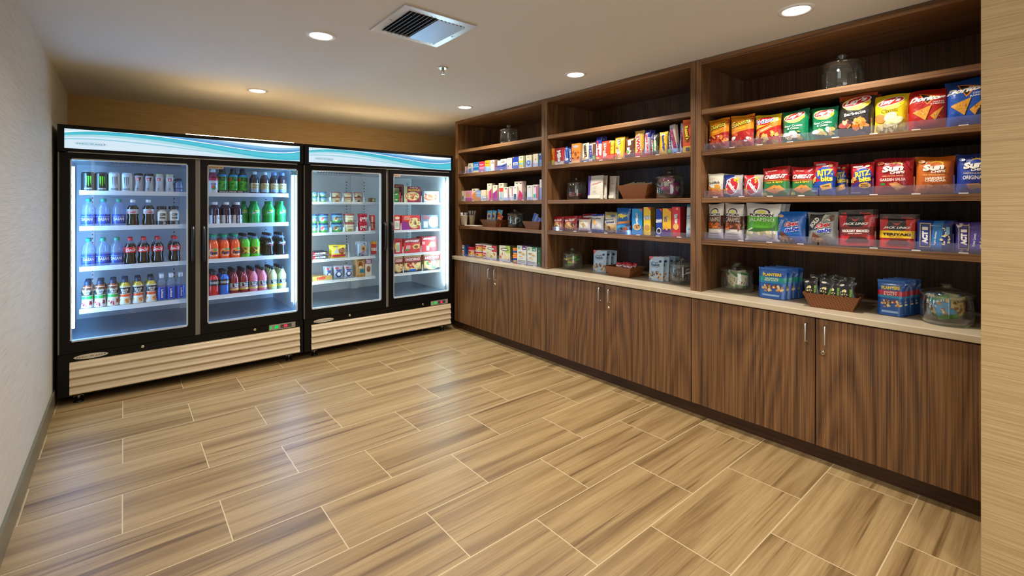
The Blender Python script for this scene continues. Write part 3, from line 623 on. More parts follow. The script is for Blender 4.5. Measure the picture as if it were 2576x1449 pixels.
def drow(fz, where, specs, y0=4.475, gap=.004):
    cols = sorted([float(ony(u, 519, y0)[0]), DR[k][2], k, i] for k, us, rows, desc in specs for i, u in enumerate(us))
    L_, H_ = (F1X+.104, F1X+.707) if cols[0][0] < F1X+.75 else (F1X+.862, F1X+1.447); full = len(cols) > 7
    sc_ = min(1, (H_-L_-.003*len(cols))/sum(2*c[1] for c in cols)) if full else 1
    for c in cols: c[1] *= sc_
    for n_ in range(len(cols)):
        lo = cols[n_-1][0]+cols[n_-1][1]+.0015 if n_ else L_
        cols[n_][0] = max(cols[n_][0], lo+cols[n_][1])
    for n_ in range(len(cols)-1, -1, -1):
        hi = cols[n_+1][0]-cols[n_+1][1]-.0015 if n_ < len(cols)-1 else H_
        cols[n_][0] = min(cols[n_][0], hi-cols[n_][1])
    X_ = {(c[2], c[3]): c[0] for c in cols}
    for k, us, rows, desc in specs:
        for i, u in enumerate(us):
            x = X_[(k, i)]; r = DR[k][2]
            for j in range(rows):
                nm = NTH[len(us)][i]; d = f'{(nm+" ") if nm else ""}{desc}, {ORD[j]}, {where}'
                o = drink(k, x+(rnd.uniform(-.0006, .0006)), y0+j*(2*r+gap), fz-.0113, d.replace('  ', ' '), desc+'s, '+where); o.scale = (sc_, sc_, 1)
L1, R1 = 'left fridge door', 'right fridge door'
drow(FZ1[0], 'top shelf, far left door', [('energyb', (209, 243), 2, 'black energy can with green claw marks'), ('energyw', (276, 310), 2, 'white energy can with grey claw marks'),
 ('coffeed', (340, 366), 3, 'silver coffee bottle with black cap'), ('coffeel', (395, 422), 3, 'silver coffee bottle with cream cap'), ('shot', (447,), 2, 'small blue bottle with dark cap')])
drow(FZ1[1], 'second shelf, far left door', [('water', (219, 260, 299), 2, 'green capped blue labelled water bottle'), ('dietcola', (334, 374), 3, 'white capped silver label diet cola'), ('protein', (407, 437), 2, 'cream protein shake with black cap')])
drow(FZ1[2], 'third shelf, far left door', [('water', (213, 252, 289), 2, 'green capped blue labelled water bottle'), ('cola', (324, 362, 397, 440), 3, 'red labelled dark cola bottle')])
drow(FZ1[3], 'fourth shelf, far left door', [('apple', (208, 246, 281), 3, 'apple juice bottle with green band'), ('orange', (314, 347, 380), 3, 'orange juice bottle with orange band'), ('smart', (412, 440, 465), 2, 'slim clear water bottle with blue label')])
drow(FZ1[0], 'top shelf, second door', [('berry', (530,), 2, 'red berry drink with white label'), ('tea', (641, 667), 2, 'dark iced tea with silver cap'), ('teab', (691, 714), 2, 'dark iced tea with pale blue cap')])
for i, u in enumerate((560, 588, 612)):
    x = ony(u, 519, 4.50)[0]
    for j in range(2): drink('greentea', x, 4.505+j*.068, FZ1[0]+.006, f'{NTH[3][i]} bright green tea bottle in the dark tray, {ORD[j]}', 'green tea bottles in the dark tray')
xa, xb = ony(541, 519, 4.45)[0], ony(611, 519, 4.45)[0]+.012; z = FZ1[0]-.0113
b = MB(); b.box(xa, xb, 4.455, 4.68, z, z+.003, '15161a'); b.box(xa, xb, 4.4535, 4.4555, z, z+.03, '15161a'); b.box(xa, xa+.002, 4.455, 4.68, z, z+.03, '15161a'); b.box(xb-.002, xb, 4.455, 4.68, z, z+.03, '15161a'); b.box(xa, xb, 4.678, 4.68, z, z+.03, '15161a')
art(b, lambda x, y, l: (xa+(xb-xa)*x, 4.4533-.0003*l, z+.03*y), .2, .03, [T('GOLD PEAK TEA', .55, .65, .8, .36, 'e8e4d8')], 1, 1)
tag(ob('bottle_tray', b.mesh('tray', 'card')), 'dark cardboard tray with gold lettering under the green tea bottles', 'tray')
drow(FZ1[1], 'second shelf, second door', [('vitamin', (541, 570, 597), 3, 'dark purple vitamin drink'), ('limesoda', (643, 680, 708), 3, 'clear green lemon lime soda bottle')], )
x = ony(616, 519, 4.55)[0]; drink('limesoda', x, 4.60, FZ1[1]-.0113, 'green soda bottle set back beside the purple drinks, second door')
drow(FZ1[2], 'third shelf, second door', [('orangesoda', (535, 564, 592), 4, 'orange soda bottle with green cap'), ('citrus', (618, 641), 4, 'lime green soda with yellow brown label'), ('zero', (678, 709), 4, 'black labelled zero cola bottle')])
drow(FZ1[3], 'fourth shelf, second door', [('sportred', (524,), 3, 'red sports drink'), ('sportblue', (549,), 3, 'blue sports drink'), ('punch', (578, 606), 4, 'dark red fruit punch bottle'), ('pink', (633, 660), 4, 'pink lemonade bottle'), ('lemon', (686, 711), 4, 'pale yellow lemonade bottle')])
# ================= generic packs =================
def pack(nm, key, kind, W, H, D, base, items, loc, rot, label, cat, group=None, seed=0, side=None, top=None, tilt=0, lean=0):
    me = packmesh(key, kind, W, H, D, base, items, seed, None, side, top)
    o = ob(nm, me, None, loc, (lean, tilt, rot)); return tag(o, label, cat, group)
# ================= freezer contents =================
RICE = ['e8c890', 'c86a30', '8c4a20', 'f0e0b0', '5a8a30', 'd84830']
def fpack(us, vt, z, key, nm, label, base, items, rows=1, y0=4.445, D=.04, group=None, kind='box', cat='box', side=None, top=None, H=None, vb=None, dz=0):
    a, c = ony(us[0], vt, y0), ony(us[1], vt, y0); W = c[0]-a[0]; zt = ony(sum(us)/2, vt, y0)[2]
    zb = z-.0113 if vb is None else ony(sum(us)/2, vb, y0)[2]
    zb += dz; H = H or zt-zb
    for j in range(rows):
        l = label if rows == 1 else label+', '+ORD[j]
        pack(nm, key, kind, W-.002, H, D, base, items, ((a[0]+c[0])/2, y0+D/2+j*(D+.002), zb), 0, l, cat, group or (label+' row' if rows > 1 else None), side=side, top=top)
def tub(us, vt, vb, z, y, key, label, base, lid, items, stack=1, rows=1):
    a, c = ony(us[0], vt, y), ony(us[1], vt, y); W = (c[0]-a[0])/1.06; r = W/2; dep = float(a[:2] @ FW[:2])
    H = (vb-vt)/FPX*dep/stack-.0005; ym = y+r; xc = (a[0]+c[0])/2
    k = (key, round(W, 3))
    if k not in _mesh:
        b = MB(); b.lathe([(r*.80, 0), (r*.82, .003), (r*.95, H*.84)], 22, base)
        rad = lambda zz: r*(.81+.14*zz/(H*.84))
        def f(x, yy, l): th = (x-.5)*math.pi*.95; zz = H*(.03+.78*yy); q = rad(zz)+.0008+.0004*l; return (q*math.sin(th), -q*math.cos(th), zz)
        art(b, f, math.pi*r, H*.8, items, 12, 3, seed=3); m1 = b.mesh(key, 'card')
        b = MB(); b.lathe([(r*.96, H*.845), (r, H*.85), (r, H*.985), (r*.9, H)], 22, lid); _mesh[k] = (m1, b.mesh('lid', 'matte'))
    for j in range(rows):
        for s in range(stack):
            o = ob('ice_cream_tub', _mesh[k][0], None, (xc, ym+j*(W+.004), z-.0113+s*(H+.0006))); ob('lid', _mesh[k][1], o)
            tag(o, label+(', '+['bottom', 'top'][s]+' of its stack' if stack > 1 else '')+(', back row' if j else ''), 'tub', label+' stack')
cow = [E(.5, .12, .6, .2, '4aa03c'), E(.35, .4, .12, .2, 'f4f0e4'), T("BEN&JERRY'S", .62, .72, .5, .2, '1c2430')]
for i, (u0, u1) in enumerate(((786, 800), (805, 825))): tub((u0, u1), 478, 503.5, FZ2[0], 4.47, 'tubblue%d' % i, ['small blue ice cream tub at the left edge of the freezer', 'small blue ice cream tub between white dividers'][i], '8cc4ec', '3a5a8c', cow, 2)
for i, (u0, u1) in enumerate(((837.5, 860), (868, 889), (893, 914))): tub((u0, u1), 479, 503.5, FZ2[0], 4.47, 'tubcream%d' % i, ['left', 'middle', 'right'][i]+' small cream ice cream tub with red lid', 'e4dcb4', 'a84848', [E(.5, .25, .18, .2, ['8a4a28', 'e8e0c0', '3a2a20'][i]), T('Haagen', .5, .72, .6, .18, '6a2030'), B(0, .08, 'b88a4a')], 2)
for i, (u0, u1) in enumerate(((786, 800), (803, 830.5), (837, 866))): tub((u0, u1), 534, 581, FZ2[1], 4.47, 'pintblue%d' % i, ['blue ice cream pint at the left edge of the freezer', 'blue ice cream pint with pink and white scoop', 'blue ice cream pint with peanut picture'][i], '6fb4e4', '20406c', cow+[F(.35, .45, .2, .2, 6, [['e8e0d0', 'd88898'], ['e8a0a8', 'f0e8e0', 'd84858'], ['c08850', 'e0c088', '8a5a30']][i], .1)], 2)
tub((868, 896), 536, 581, FZ2[1], 4.47, 'pintcream', 'cream ice cream pint with dark red lid', 'e6e0bc', 'a84850', [E(.5, .2, .2, .15, '8a9a50'), Rc(.2, .8, .62, .8, 'f4f0dc'), T('Haagen-Dazs', .5, .71, .55, .12, '6a2030'), B(0, .05, 'a84850')], 2)
tub((904, 929), 536, 580, FZ2[1], 4.47, 'pintred', 'bright red tub of bite sized ice cream with white lettering', 'd0203c', 'c02840', [F(.5, .2, .45, .18, 10, ['f0e8e0', 'e87080', '7a1020'], .06), T('Dibs', .5, .6, .6, .34, 'f8f4f0', 8, .1, .05)], 2)
# white wire dividers between the rows of tubs
def divider(u, zf, y, h, label, L=.30):
    x = ony(u, 519, y)[0]; b = MB(); z = zf-.011
    b.box(x-.0015, x+.0015, y-.001, y+max(L, .012), z, z+.045)
    for (ya, za, yb, zb) in ((y, 0, y, h*.8), (y, h*.8, y, h)) if L < .1 else ((y, 0, y+.02, h), (y+.02, h, y+L, h*1.08), (y+L, h*1.08, y+L, 0)): b.tube([(x, ya, z+za+.001), (x, yb, z+zb+.001)], .0028, 6)
    tag(ob('shelf_divider', b.mesh('divider', 'white')), label, 'divider', 'white dividers on the freezer shelves')
for i, u in enumerate((802, 833, 864.5, 891, 917)): divider(u, FZ2[0], 4.45, .085, f'white slanted divider, {["first", "second", "third", "fourth", "fifth"][i]} from the left on the top freezer shelf')
for i, u in enumerate((801.5, 834, 867, 900, 932)): divider(u, FZ2[1], 4.45, .10, f'white slanted divider, {["first", "second", "third", "fourth", "fifth"][i]} from the left on the second freezer shelf')
# flat boxes and bags of ice cream bars
for s in range(2): fpack((787, 825), 636-s*-6.5, FZ2[2], 'nougatbars', 'ice_cream_box', ['lower', 'upper'][s]+' of two stacked dark ice cream bar cartons', '2c1c2c', [T('SNICKERS', .5, .55, .8, .5, 'e8ecf8', 0, .15, .05), Rc(.0, .12, .1, .9, 'd02838'), Rc(.85, 1, .1, .9, '6a4a38'), B(0, .12, 'c8ccd8')], y0=4.45, D=.16, dz=s*.036, H=.034)
fpack((833, 873), 617, FZ2[2], 'sandwichbag', 'ice_cream_bag', 'yellow bag of ice cream sandwiches with chocolate disc picture', 'f0d820', [B(0, .28, 'c8283c'), E(.7, .55, .24, .26, '8a4a38'), E(.68, .58, .16, .17, 'b07858'), P([(.1, .35), (.35, .85), (.5, .4)], 'c8ccd8'), T('Nestle', .3, .9, .3, .1, '2050a0'), B(0, .1, 'e8b830')], kind='bag', D=.05, y0=4.45, rows=2, cat='bag')
fpack((900, 926), 608, FZ2[2], 'foilcookie', 'ice_cream_bag', 'silver foil bag of cookie ice cream leaning by a divider', '9fb0cc', [E(.6, .55, .3, .2, 'c89858'), E(.55, .52, .14, .1, '7a4a28'), T('TOLL', .5, .3, .6, .12, 'd82838', 40), F(.5, .8, .4, .12, 8, ['e8eef8', '50648c'], .08), F(.5, .15, .4, .1, 6, ['30406c', 'c8d4e8'], .08)], kind='bag', D=.05, y0=4.45, rows=2, cat='bag')
xk = ony(874, 519, 4.5)[0]
for i, (u, h) in enumerate(((878, .13), (930, .12))): divider(u, FZ2[2], 4.46, h, ['tall white divider beside the yellow sandwich bag', 'tall white divider beside the silver cookie bag'][i])
for i in range(4): fpack((934+i*3.4, 937.2+i*3.4), 607+i*.3, FZ2[2], 'pushpop', 'ice_pop_tube', f'{NTH[4][i]} red ice pop tube with yellow cap in the freezer', 'c83c30', [B(.8, 1, 'e8b030'), B(.25, .5, 'e8d8c8')], y0=4.60, D=.012, cat='ice pop')
fpack((787, 836), 682, FZ2[3], 'caramelbars', 'ice_cream_box', 'tan ice cream bar carton with red lettering', 'c8a060', [T('TWIX', .42, .6, .5, .55, 'd02028', 6, .1, .06), Rc(.0, .12, .2, .9, 'e8d040'), B(0, .15, 'e8e0d0')], y0=4.44, D=.14, H=.045)
for i, (u0, u1) in enumerate(((819, 838), (840, 865.5), (867, 888.5))):
    fpack((u0, u1), (671, 669, 668)[i], FZ2[3], 'foilpack%d' % i, 'ice_cream_bag', ['left', 'middle', 'right'][i]+' silver foil pack of ice cream squares', 'b4c0d4', [P([(.1, .35), (.35, .6), (.65, .6), (.9, .35), (.65, .12), (.35, .12)], '1c3c80'), E(.5, .38, .2, .14, 'e8eef8'), Rc(.2, .8, .62, .72, '2c4ca0'), E(.3, .82, .2, .08, 'd04858')], kind='bag', D=.05, y0=4.46, rows=2, cat='bag')
fpack((897, 917), 648, FZ2[3], 'caramelcone', 'ice_cream_box', 'tan ice cream bar box with caramel bar picture', 'd0a468', [E(.5, .62, .28, .17, '8a4a20'), E(.5, .5, .2, .07, 'e8e0d0'), Rc(.4, 1, .2, .4, '1c7890'), B(0, .12, 'b88850'), T('caramel', .5, .88, .7, .08, '5a2a18')], y0=4.46, D=.03, rows=3)
fpack((918.5, 935), 647, FZ2[3], 'triobox', 'ice_cream_box', 'cream ice cream box with purple band', 'e8dcc8', [Rc(.0, 1, .66, .9, '9a2870'), T('TRIO', .5, .78, .8, .18, 'f4ecf4', 0, 0, .05), E(.5, .38, .3, .16, '9a6848'), E(.5, .3, .2, .06, '7a4830')], y0=4.46, D=.03, rows=3)
fpack((933, 944), 541, FZ2[1], 'redstack', 'frozen_meal_box', 'red and grey frozen boxes glimpsed past the tubs', 'c84840', [Rc(.1, .5, .1, .9, 'd8ccc8'), B(.45, .52, '8a2820')], y0=4.62, D=.05)
fpack((931, 945), 498, FZ2[0], 'smallgreen', 'frozen_meal_box', 'small green and red frozen box right of the cream tubs', '7a9a60', [Rc(0, .3, 0, 1, 'b84030'), E(.6, .5, .2, .3, 'e8e4d0')], y0=4.62, D=.05)
# right freezer door
for s in range(2): fpack((990, 1008), 481, FZ2[0], 'veggie', 'frozen_meal_box', ['lower', 'upper'][s]+' green frozen pizza box stack at the left', '3a9048', [Rc(.0, .85, .2, .8, '28743c'), T('AMY', .4, .5, .5, .3, 'f0f0d8'), Rc(.8, 1, 0, 1, 'c83c40')], y0=4.46, D=.10, dz=s*.056, H=.054)
fpack((991, 1016), 464, FZ2[0], 'bowlred', 'frozen_meal_box', 'purple topped frozen bowl box standing behind the green boxes', '7a2c4c', [B(0, .8, 'c8d098'), T('BOWLS', .5, .9, .7, .1, 'f0c040')], y0=4.60, D=.04)
fpack((1016, 1057.5), 469, FZ2[0], 'pastabowl', 'frozen_meal_box', 'maroon frozen pasta bowl box with round food picture', '7c1f3c', [Rc(0, .2, 0, 1, 'c4cc9c'), E(.52, .38, .44, .32, 'b83038'), E(.52, .4, .40, .27, 'e0c890'), F(.52, .4, .3, .18, 26, RICE+['3a6a28', '4a2a28'], .06), T('PASTA', .6, .92, .5, .08, 'f4e8d8'), T('BOWLS', .6, .78, .7, .13, 'f0b838', 0, 0, .05)], y0=4.46, D=.035, rows=3, side='7c1f3c', top='c8ccc8')
fpack((1062, 1104), 481, FZ2[0], 'soupbowl', 'frozen_meal_box', 'pale frozen meal box with orange bowl picture', 'b8b8b0', [E(.5, .42, .46, .36, 'd8d0c0'), E(.5, .44, .40, .28, 'c86a38'), F(.5, .5, .35, .2, 18, RICE, .06), E(.75, .85, .2, .12, 'e0c080'), Rc(.0, .1, 0, 1, '30485c')], y0=4.46, D=.035, rows=3)
fpack((991, 1007.5), 541, FZ2[1], 'redpot', 'frozen_meal_box', 'narrow red and white frozen box at the left edge', 'c83434', [Rc(.1, .85, .05, .62, 'e8e4e0'), Rc(.2, .75, .2, .5, 'b8c8b0'), E(.5, .8, .35, .1, 'f0e0c0')], y0=4.46, D=.04, rows=3)
fpack((1010, 1057), 541.5, FZ2[1], 'redcuisine', 'frozen_meal_box', 'red and orange frozen dinner box with noodle picture', 'c03038', [P([(0, 0), (.5, 0), (.35, .5), (0, .6)], '8a3080'), P([(.1, .6), (.1, 1), (.55, 1), (.5, .6)], 'd84028'), E(.7, .45, .32, .38, 'e4c88c'), F(.7, .45, .24, .26, 20, RICE, .06), T('LEAN', .28, .88, .3, .1, 'f4d8c8'), T('CUISINE', .32, .74, .42, .1, 'f8e0d0')], y0=4.46, D=.035, rows=3, top='a8b0b8')
fpack((1058.5, 1101.5), 541, FZ2[1], 'bluecuisine', 'frozen_meal_box', 'slate blue frozen dinner box with creamy pasta picture', '5a6c7c', [E(.75, .5, .3, .42, 'e8e8c8'), F(.75, .5, .22, .32, 22, ['f0ecc8', 'd8d088', 'a8b850', 'f8f4e0'], .07), T('LEAN', .3, .9, .36, .1, 'c83830'), T('CUISINE', .3, .76, .46, .1, 'c83830'), Rc(.15, .4, .1, .55, 'c4ccd4')], y0=4.46, D=.035, rows=3, top='98a4ac')
fpack((993, 1012.5), 601, FZ2[2], 'pocketwhite', 'frozen_meal_box', 'red box with white window panel at the left edge', 'c02c34', [Rc(.15, .65, .1, .75, 'd8d8d4'), Rc(.2, .6, .2, .6, 'a8b8a0'), E(.1, .5, .12, .2, 'e0c040'), T('Pockets', .5, .86, .7, .12, '183820')], y0=4.46, D=.045, rows=3)
fpack((1015, 1057.5), 601, FZ2[2], 'pocketa', 'frozen_meal_box', 'left red stuffed sandwich box with white lettering', 'c8323a', [B(.72, 1, '8a2028'), T('HOT POCKETS', .5, .84, .78, .14, 'ffffff', 0, .1, .04), P([(.5, .45), (.65, .62), (.95, .6), (.95, .3), (.6, .25)], 'e0b468'), E(.75, .42, .12, .1, '7a4a28'), Rc(.15, .4, .3, .55, 'd8a098'), E(.2, .22, .12, .08, '3c8c3c')], y0=4.46, D=.04, rows=3, top='8a2434')
fpack((1061, 1098), 595, FZ2[2], 'pocketb', 'frozen_meal_box', 'right red stuffed sandwich box with white lettering', 'c8323a', [B(.74, 1, 'a02830'), T('HOT POCKETS', .5, .86, .78, .13, 'ffffff', 0, .1, .04), P([(.45, .45), (.6, .65), (.9, .62), (.95, .35), (.6, .28)], 'e8c060'), E(.72, .46, .12, .08, 'f0e0a0'), Rc(.02, .2, .5, .68, 'd8a098'), Rc(.3, .5, .08, .4, 'd0d8dc')], y0=4.46, D=.04, rows=3, top='8a2434')
PZ = lambda c: [B(.0, .12, '28303c'), E(.5, .42, .5, .4, 'd8a860'), E(.5, .42, .44, .34, 'e8d098'), F(.5, .4, .34, .22, 12, c, .10), B(.62, .86, 'c01c2c'), T('DIGIORNO', .5, .75, .86, .17, 'f8f4f0', 0, 0, .04), B(.56, .61, '3a2428')]
fpack((993, 1013.5), 645, FZ2[3], 'pizzaa', 'pizza_box', 'frozen pizza box cut off by the left freezer edge', 'c8b890', PZ(['d8c070', 'f0e0a8', 'c84030']), y0=4.46, D=.035, rows=3)
fpack((1016.5, 1059), 642, FZ2[3], 'pizzab', 'pizza_box', 'frozen pepperoni pizza box with small blue label', 'b8a078', PZ(['b83428', 'a82c24', 'c84838', 'e8d8a0'])+[Rc(.28, .7, .03, .16, '2860b8')], y0=4.46, D=.035, rows=3)
fpack((1066, 1106), 637, FZ2[3], 'pizzac', 'pizza_box', 'frozen supreme pizza box with small green label', 'b8a078', PZ(['b84030', '5a8a38', 'e8d8a0', 'c86048'])+[Rc(.5, .75, .08, .22, '48a838')], y0=4.46, D=.035, rows=3)
for i, (u, zi) in enumerate(((1011.5, 0), (1060, 0), (1009, 1), (1057.8, 1), (1014, 2), (1059.3, 2), (1015, 3), (1062.5, 3))):
    divider(u, FZ2[zi], 4.44, .07, f'low white divider {["left", "right"][i % 2]} of centre on the {["top", "second", "third", "bottom"][zi]} shelf behind the last freezer door', .0)
# ================= products on the wall shelves =================
ZS = [z+.0035 for z in SHZ]
BN = ['far bay', 'middle bay', 'near bay']; SN = ['top shelf', 'second shelf', 'third shelf', 'fourth shelf']
SQ = ['second in row', 'third in row', 'fourth in row', 'fifth in row']
def W(bay, sh, ul, ur, vt, nm, cat, key, kind, base, items, desc, rows=1, D=None, xf=2.866, side=None, top=None, tilt=0, lean=None, zb=None, turn=0, grow=1.0):
    D = D or {'bag': .062, 'bar': .022, 'pouch': .055, 'box': .04, 'card': .008}[kind]; kd = 'box' if kind == 'card' else kind
    z = ZS[sh] if zb is None else zb
    a, c = onx(ul, vt, xf), onx(ur, vt, xf); Wd = (a[1]-c[1])*grow; H = onx((ul+ur)/2, vt, xf)[2]-z
    if sh and zb is None: H = min(H, SHZ[sh-1]-.040-z)
    if lean is None: lean = -3 if kd != 'box' else 0
    seed = sum(map(ord, key)) % 17; dj = D*(1.14 if kd in ('bag', 'pouch') else 1.02)+.005
    ya_, yb_ = max(BAYS[bay][0]+.036, (a[1]+c[1])/2-Wd/2), min(BAYS[bay][1]-(.052 if bay == 0 else .036), (a[1]+c[1])/2+Wd/2); yc = (ya_+yb_)/2; Wd = yb_-ya_
    for j in range(rows):
        l = desc if not j else desc+', '+SQ[j-1]
        loc = (SN[sh] if zb is None else 'countertop')+', '+BN[bay]
        for full in (l+', '+loc, l+', '+BN[bay], l):
            if len(full.split()) <= 16: break
        pack(nm, key, kd, Wd-.002, H, D, base, items, (xf+D/2+j*dj+(.004 if lean else 0), yc, z+abs(math.sin(R(lean)))*D/2+abs(math.sin(R(tilt)))*Wd*.42), R(-90+turn), full, cat, (desc+' row') if rows > 1 else None, seed=seed, side=side, top=top, tilt=R(tilt), lean=R(lean))
LAY = lambda c, t: [E(.5, .76, .40, .15, 'f4d428'), E(.5, .68, .3, .09, 'f8e470'), E(.5, .80, .40, .10, 'ffffff', 12), E(.5, .80, .375, .085, 'd02a20', 12), T("Lay's", .5, .80, .58, .13, 'ffffff', 10, .2, .05)]
# --- near bay, second shelf
CH = lambda: [B(.70, 1, 'f0961c'), P([(0, .40), (0, .72), (1, .80), (1, .55)], 'f0961c'), T('Cheetos', .5, .74, .86, .19, '141008', 12, .15, .10), T('Cheetos', .5, .745, .84, .16, 'fbe04a', 12, .15, .02), T('crunchy', .5, .57, .5, .07, 'fbe04a', 12, .2), F(.5, .22, .42, .2, 26, ['e8621c', 'f08028', 'd84818', 'f4f0e8', 'f0a048'], .085)]
W(2, 1, 1771, 1829, 298, 'chip_bag', 'chips', 'puffa', 'bag', 'b01c20', CH(), 'left orange and red corn puff bag with black script', 3)
W(2, 1, 1829.5, 1892, 288, 'chip_bag', 'chips', 'puffb', 'bag', 'b01c20', CH(), 'right orange and red corn puff bag with black script', 3)
W(2, 1, 1892, 1961, 287, 'chip_bag', 'chips', 'corn', 'bag', 'b82420', [B(.78, 1, 'f0d028'), P([(0, .5), (0, .95), (1, .95), (1, .78)], 'f4c830'), P([(0, .42), (1, .78), (1, .62), (0, .3)], 'f08420'), E(.42, .78, .36, .13, 'c8202c', 10), T('Fritos', .42, .78, .78, .17, 'ffffff', 10, .1, .07), T('Fritos', .42, .78, .76, .14, '23408c', 10, .1, .0), T('ORIGINAL', .5, .52, .5, .06, 'f4f0e0', 22), F(.5, .2, .44, .22, 22, ['e0b050', 'c88a34', 'e8c878'], .10)], 'yellow and red corn chip bag with blue lettering', 3)
G = ['e8d890', 'd8c060', 'f0ecd8', 'c8a850']
for q, (u0, u1, v) in enumerate(((1960, 2031, 276), (2034, 2105, 268))):
    W(2, 1, u0, u1, v, 'chip_bag', 'chips', 'green%d' % q, 'bag', '0f7a50', LAY(0, 0)+[T('Sour Cream', .48, .50, .7, .065, 'f2f4ec'), T('& Onion', .48, .42, .45, .065, 'f2f4ec'), F(.55, .22, .36, .10, 10, G, .12), E(.2, .24, .18, .06, 'f4f2ea')], ['left', 'right'][q]+' green sour cream chip bag', 3)
W(2, 1, 2097, 2196, 231, 'chip_bag', 'chips', 'bbq', 'bag', '26221e', [B(.93, 1, '8c3a24'), P([(0, .86), (0, 1), (1, 1), (1, .93)], 'a84820')]+LAY(0, 0)+[T('Barbecue', .5, .52, .6, .08, 'f4f2ec', 8), F(.55, .25, .38, .10, 12, ['e08c38', 'c86c24', 'd8a048'], .11), E(.2, .25, .16, .07, 'a85048'), F(.3, .33, .2, .05, 5, ['5a3040', 'e0b890'], .07)], 'black barbecue chip bag with flared top corners', 3, lean=-4, tilt=3)
W(2, 1, 2192, 2286, 236, 'chip_bag', 'chips', 'classic', 'bag', 'f0d21c', LAY(0, 0)+[T('Classic', .48, .57, .5, .10, '5a4a10', 4, 0, -.005), E(.2, .38, .2, .11, 'c88a40', -20), E(.52, .40, .2, .12, 'f0ecc8', 30), E(.6, .28, .3, .1, 'f4ecb8', 20), F(.5, .14, .44, .08, 12, ['f8f0b0', 'f0e08c', 'e8d060'], .14)], 'bright yellow classic chip bag', 3)
DOR = lambda t1, t2: [P([(.28, .90), (.78, .80), (.50, .60)], 'f08a28'), P([(.33, .87), (.70, .79), (.50, .64)], '15120f'), T('Doritos', .5, .76, .86, .115, 'f8f6f2', 3, .12, .06), T(t1, .78, .66, .26, .035, 'f4f0ea', 3), T(t2, .76, .61, .34, .035, 'f4f0ea', 3), P([(.12, .44), (.62, .58), (.46, .22)], 'e0a038'), P([(.58, .32), (.92, .54), (.70, .20)], 'e0a038'), F(.42, .42, .1, .06, 12, ['c8742a', 'f0c060'], .02), F(.74, .36, .07, .06, 8, ['c8742a', 'f0c060'], .02)]
W(2, 1, 2277, 2388, 223, 'chip_bag', 'chips', 'nacho', 'bag', 'b8201c', DOR('NACHO', 'CHEESE'), 'big red tortilla chip bag with two triangle chips', 3)
W(2, 1, 2371, 2492, 196, 'chip_bag', 'chips', 'ranch', 'bag', '1450b0', DOR('COOL', 'RANCH'), 'big blue tortilla chip bag cut off by the near wall', 3)
# --- near bay, third shelf
W(2, 2, 1762, 1816, 437, 'snack_bag', 'crackers', 'fish', 'bag', 'ecead8', [B(0, .32, 'e8742c'), E(.45, .55, .38, .24, 'f0a030'), E(.45, .58, .34, .20, 'f4f2e4'), T('Goldfish', .48, .60, .72, .11, '2a2018', 4), E(.72, .44, .2, .08, 'f0b030', -15), F(.5, .2, .4, .1, 9, ['f0a838', 'e88830'], .08)], 'cream and orange cracker bag', 4, D=.04)
W(2, 2, 1813, 1865, 440, 'snack_bag', 'snack', 'comboblue', 'bag', '20348c', [P([(.4, 0), (.6, 1), (1, 1), (1, 0)], 'b8b4ac'), E(.52, .48, .34, .42, 'ffffff', -20), E(.52, .48, .30, .38, 'c82434', -20), T('Combos', .52, .48, .80, .22, 'ffffff', -52, 0, .06), F(.15, .25, .12, .15, 6, ['d89a48', 'f0c060'], .09), F(.75, .75, .1, .1, 4, ['f0c828'], .08)], 'blue filled pretzel bag with slanted red logo', 4, D=.04)
W(2, 2, 1865, 1917, 440, 'snack_bag', 'snack', 'combored', 'bag', 'c42a2c', [P([(.4, 0), (.55, 1), (1, 1), (1, 0)], 'b0a498'), E(.52, .48, .34, .42, 'ffffff', -20), E(.52, .48, .30, .38, 'c82434', -20), T('Combos', .52, .48, .80, .22, 'ffffff', -52, 0, .06), F(.15, .25, .12, .15, 6, ['d89a48', 'f0c060'], .09), F(.75, .75, .1, .1, 4, ['f0c828'], .08)], 'red filled pretzel bag with slanted red logo', 3, D=.04)
for q, (u0, u1) in enumerate(((1912, 1983), (1984, 2048))):
    W(2, 2, u0, u1, 420, 'snack_bag', 'crackers', 'cheez%d' % q, 'bag', 'a81c1e', [B(0, .50, '2c7a3a'), B(.52, .54, 'e89828'), T('CHEEZ-IT', .5, .66, .84, .14, 'f8f4ec', 0, .1, .06), T('Hot & Spicy', .5, .46, .64, .08, 'f4d030', 3), P([(.12, .22), (.5, .38), (.88, .24), (.5, .06)], 'e08a34'), P([(.3, .28), (.7, .36), (.9, .2), (.5, .1)], 'e89c48'), E(.5, .24, .03, .02, '8a4a18'), Rc(.02, .2, .02, .12, 'e0e060'), T('100% CHEESE', .4, .86, .36, .04, 'c8b8b0')], ['left', 'right'][q]+' dark red and green spicy cheese cracker bag', 3, D=.05)
RZ = lambda c: [B(.86, 1, 'b81c28'), P([(0, .0), (0, .30), (1, .58), (1, 0)], c), E(.55, .62, .40, .20, '1c50b0'), T('RITZ', .56, .66, .66, .18, 'f8e040', 8, 0, .05), T('bits', .66, .48, .5, .16, 'f8e040', 8, 0, .05), Rc(.12, .55, .87, .93, 'd8c8c8'), E(.75, .88, .1, .04, 'e0b060')]
W(2, 2, 2034, 2098, 408, 'snack_bag', 'crackers', 'ritzcheese', 'bag', 'c02030', RZ('1c4ca8')+[P([(.4, .26), (.85, .36), (.9, .2), (.5, .12)], 'e8b050'), T('CHEESE', .66, .26, .3, .05, '30200c', 10), F(.14, .42, .12, .1, 6, ['e8c070', 'd8a048'], .09), Rc(.05, .3, .08, .12, 'a8d8f0')], 'frontmost tilted red cheese sandwich cracker bag', 1, D=.05, tilt=4)
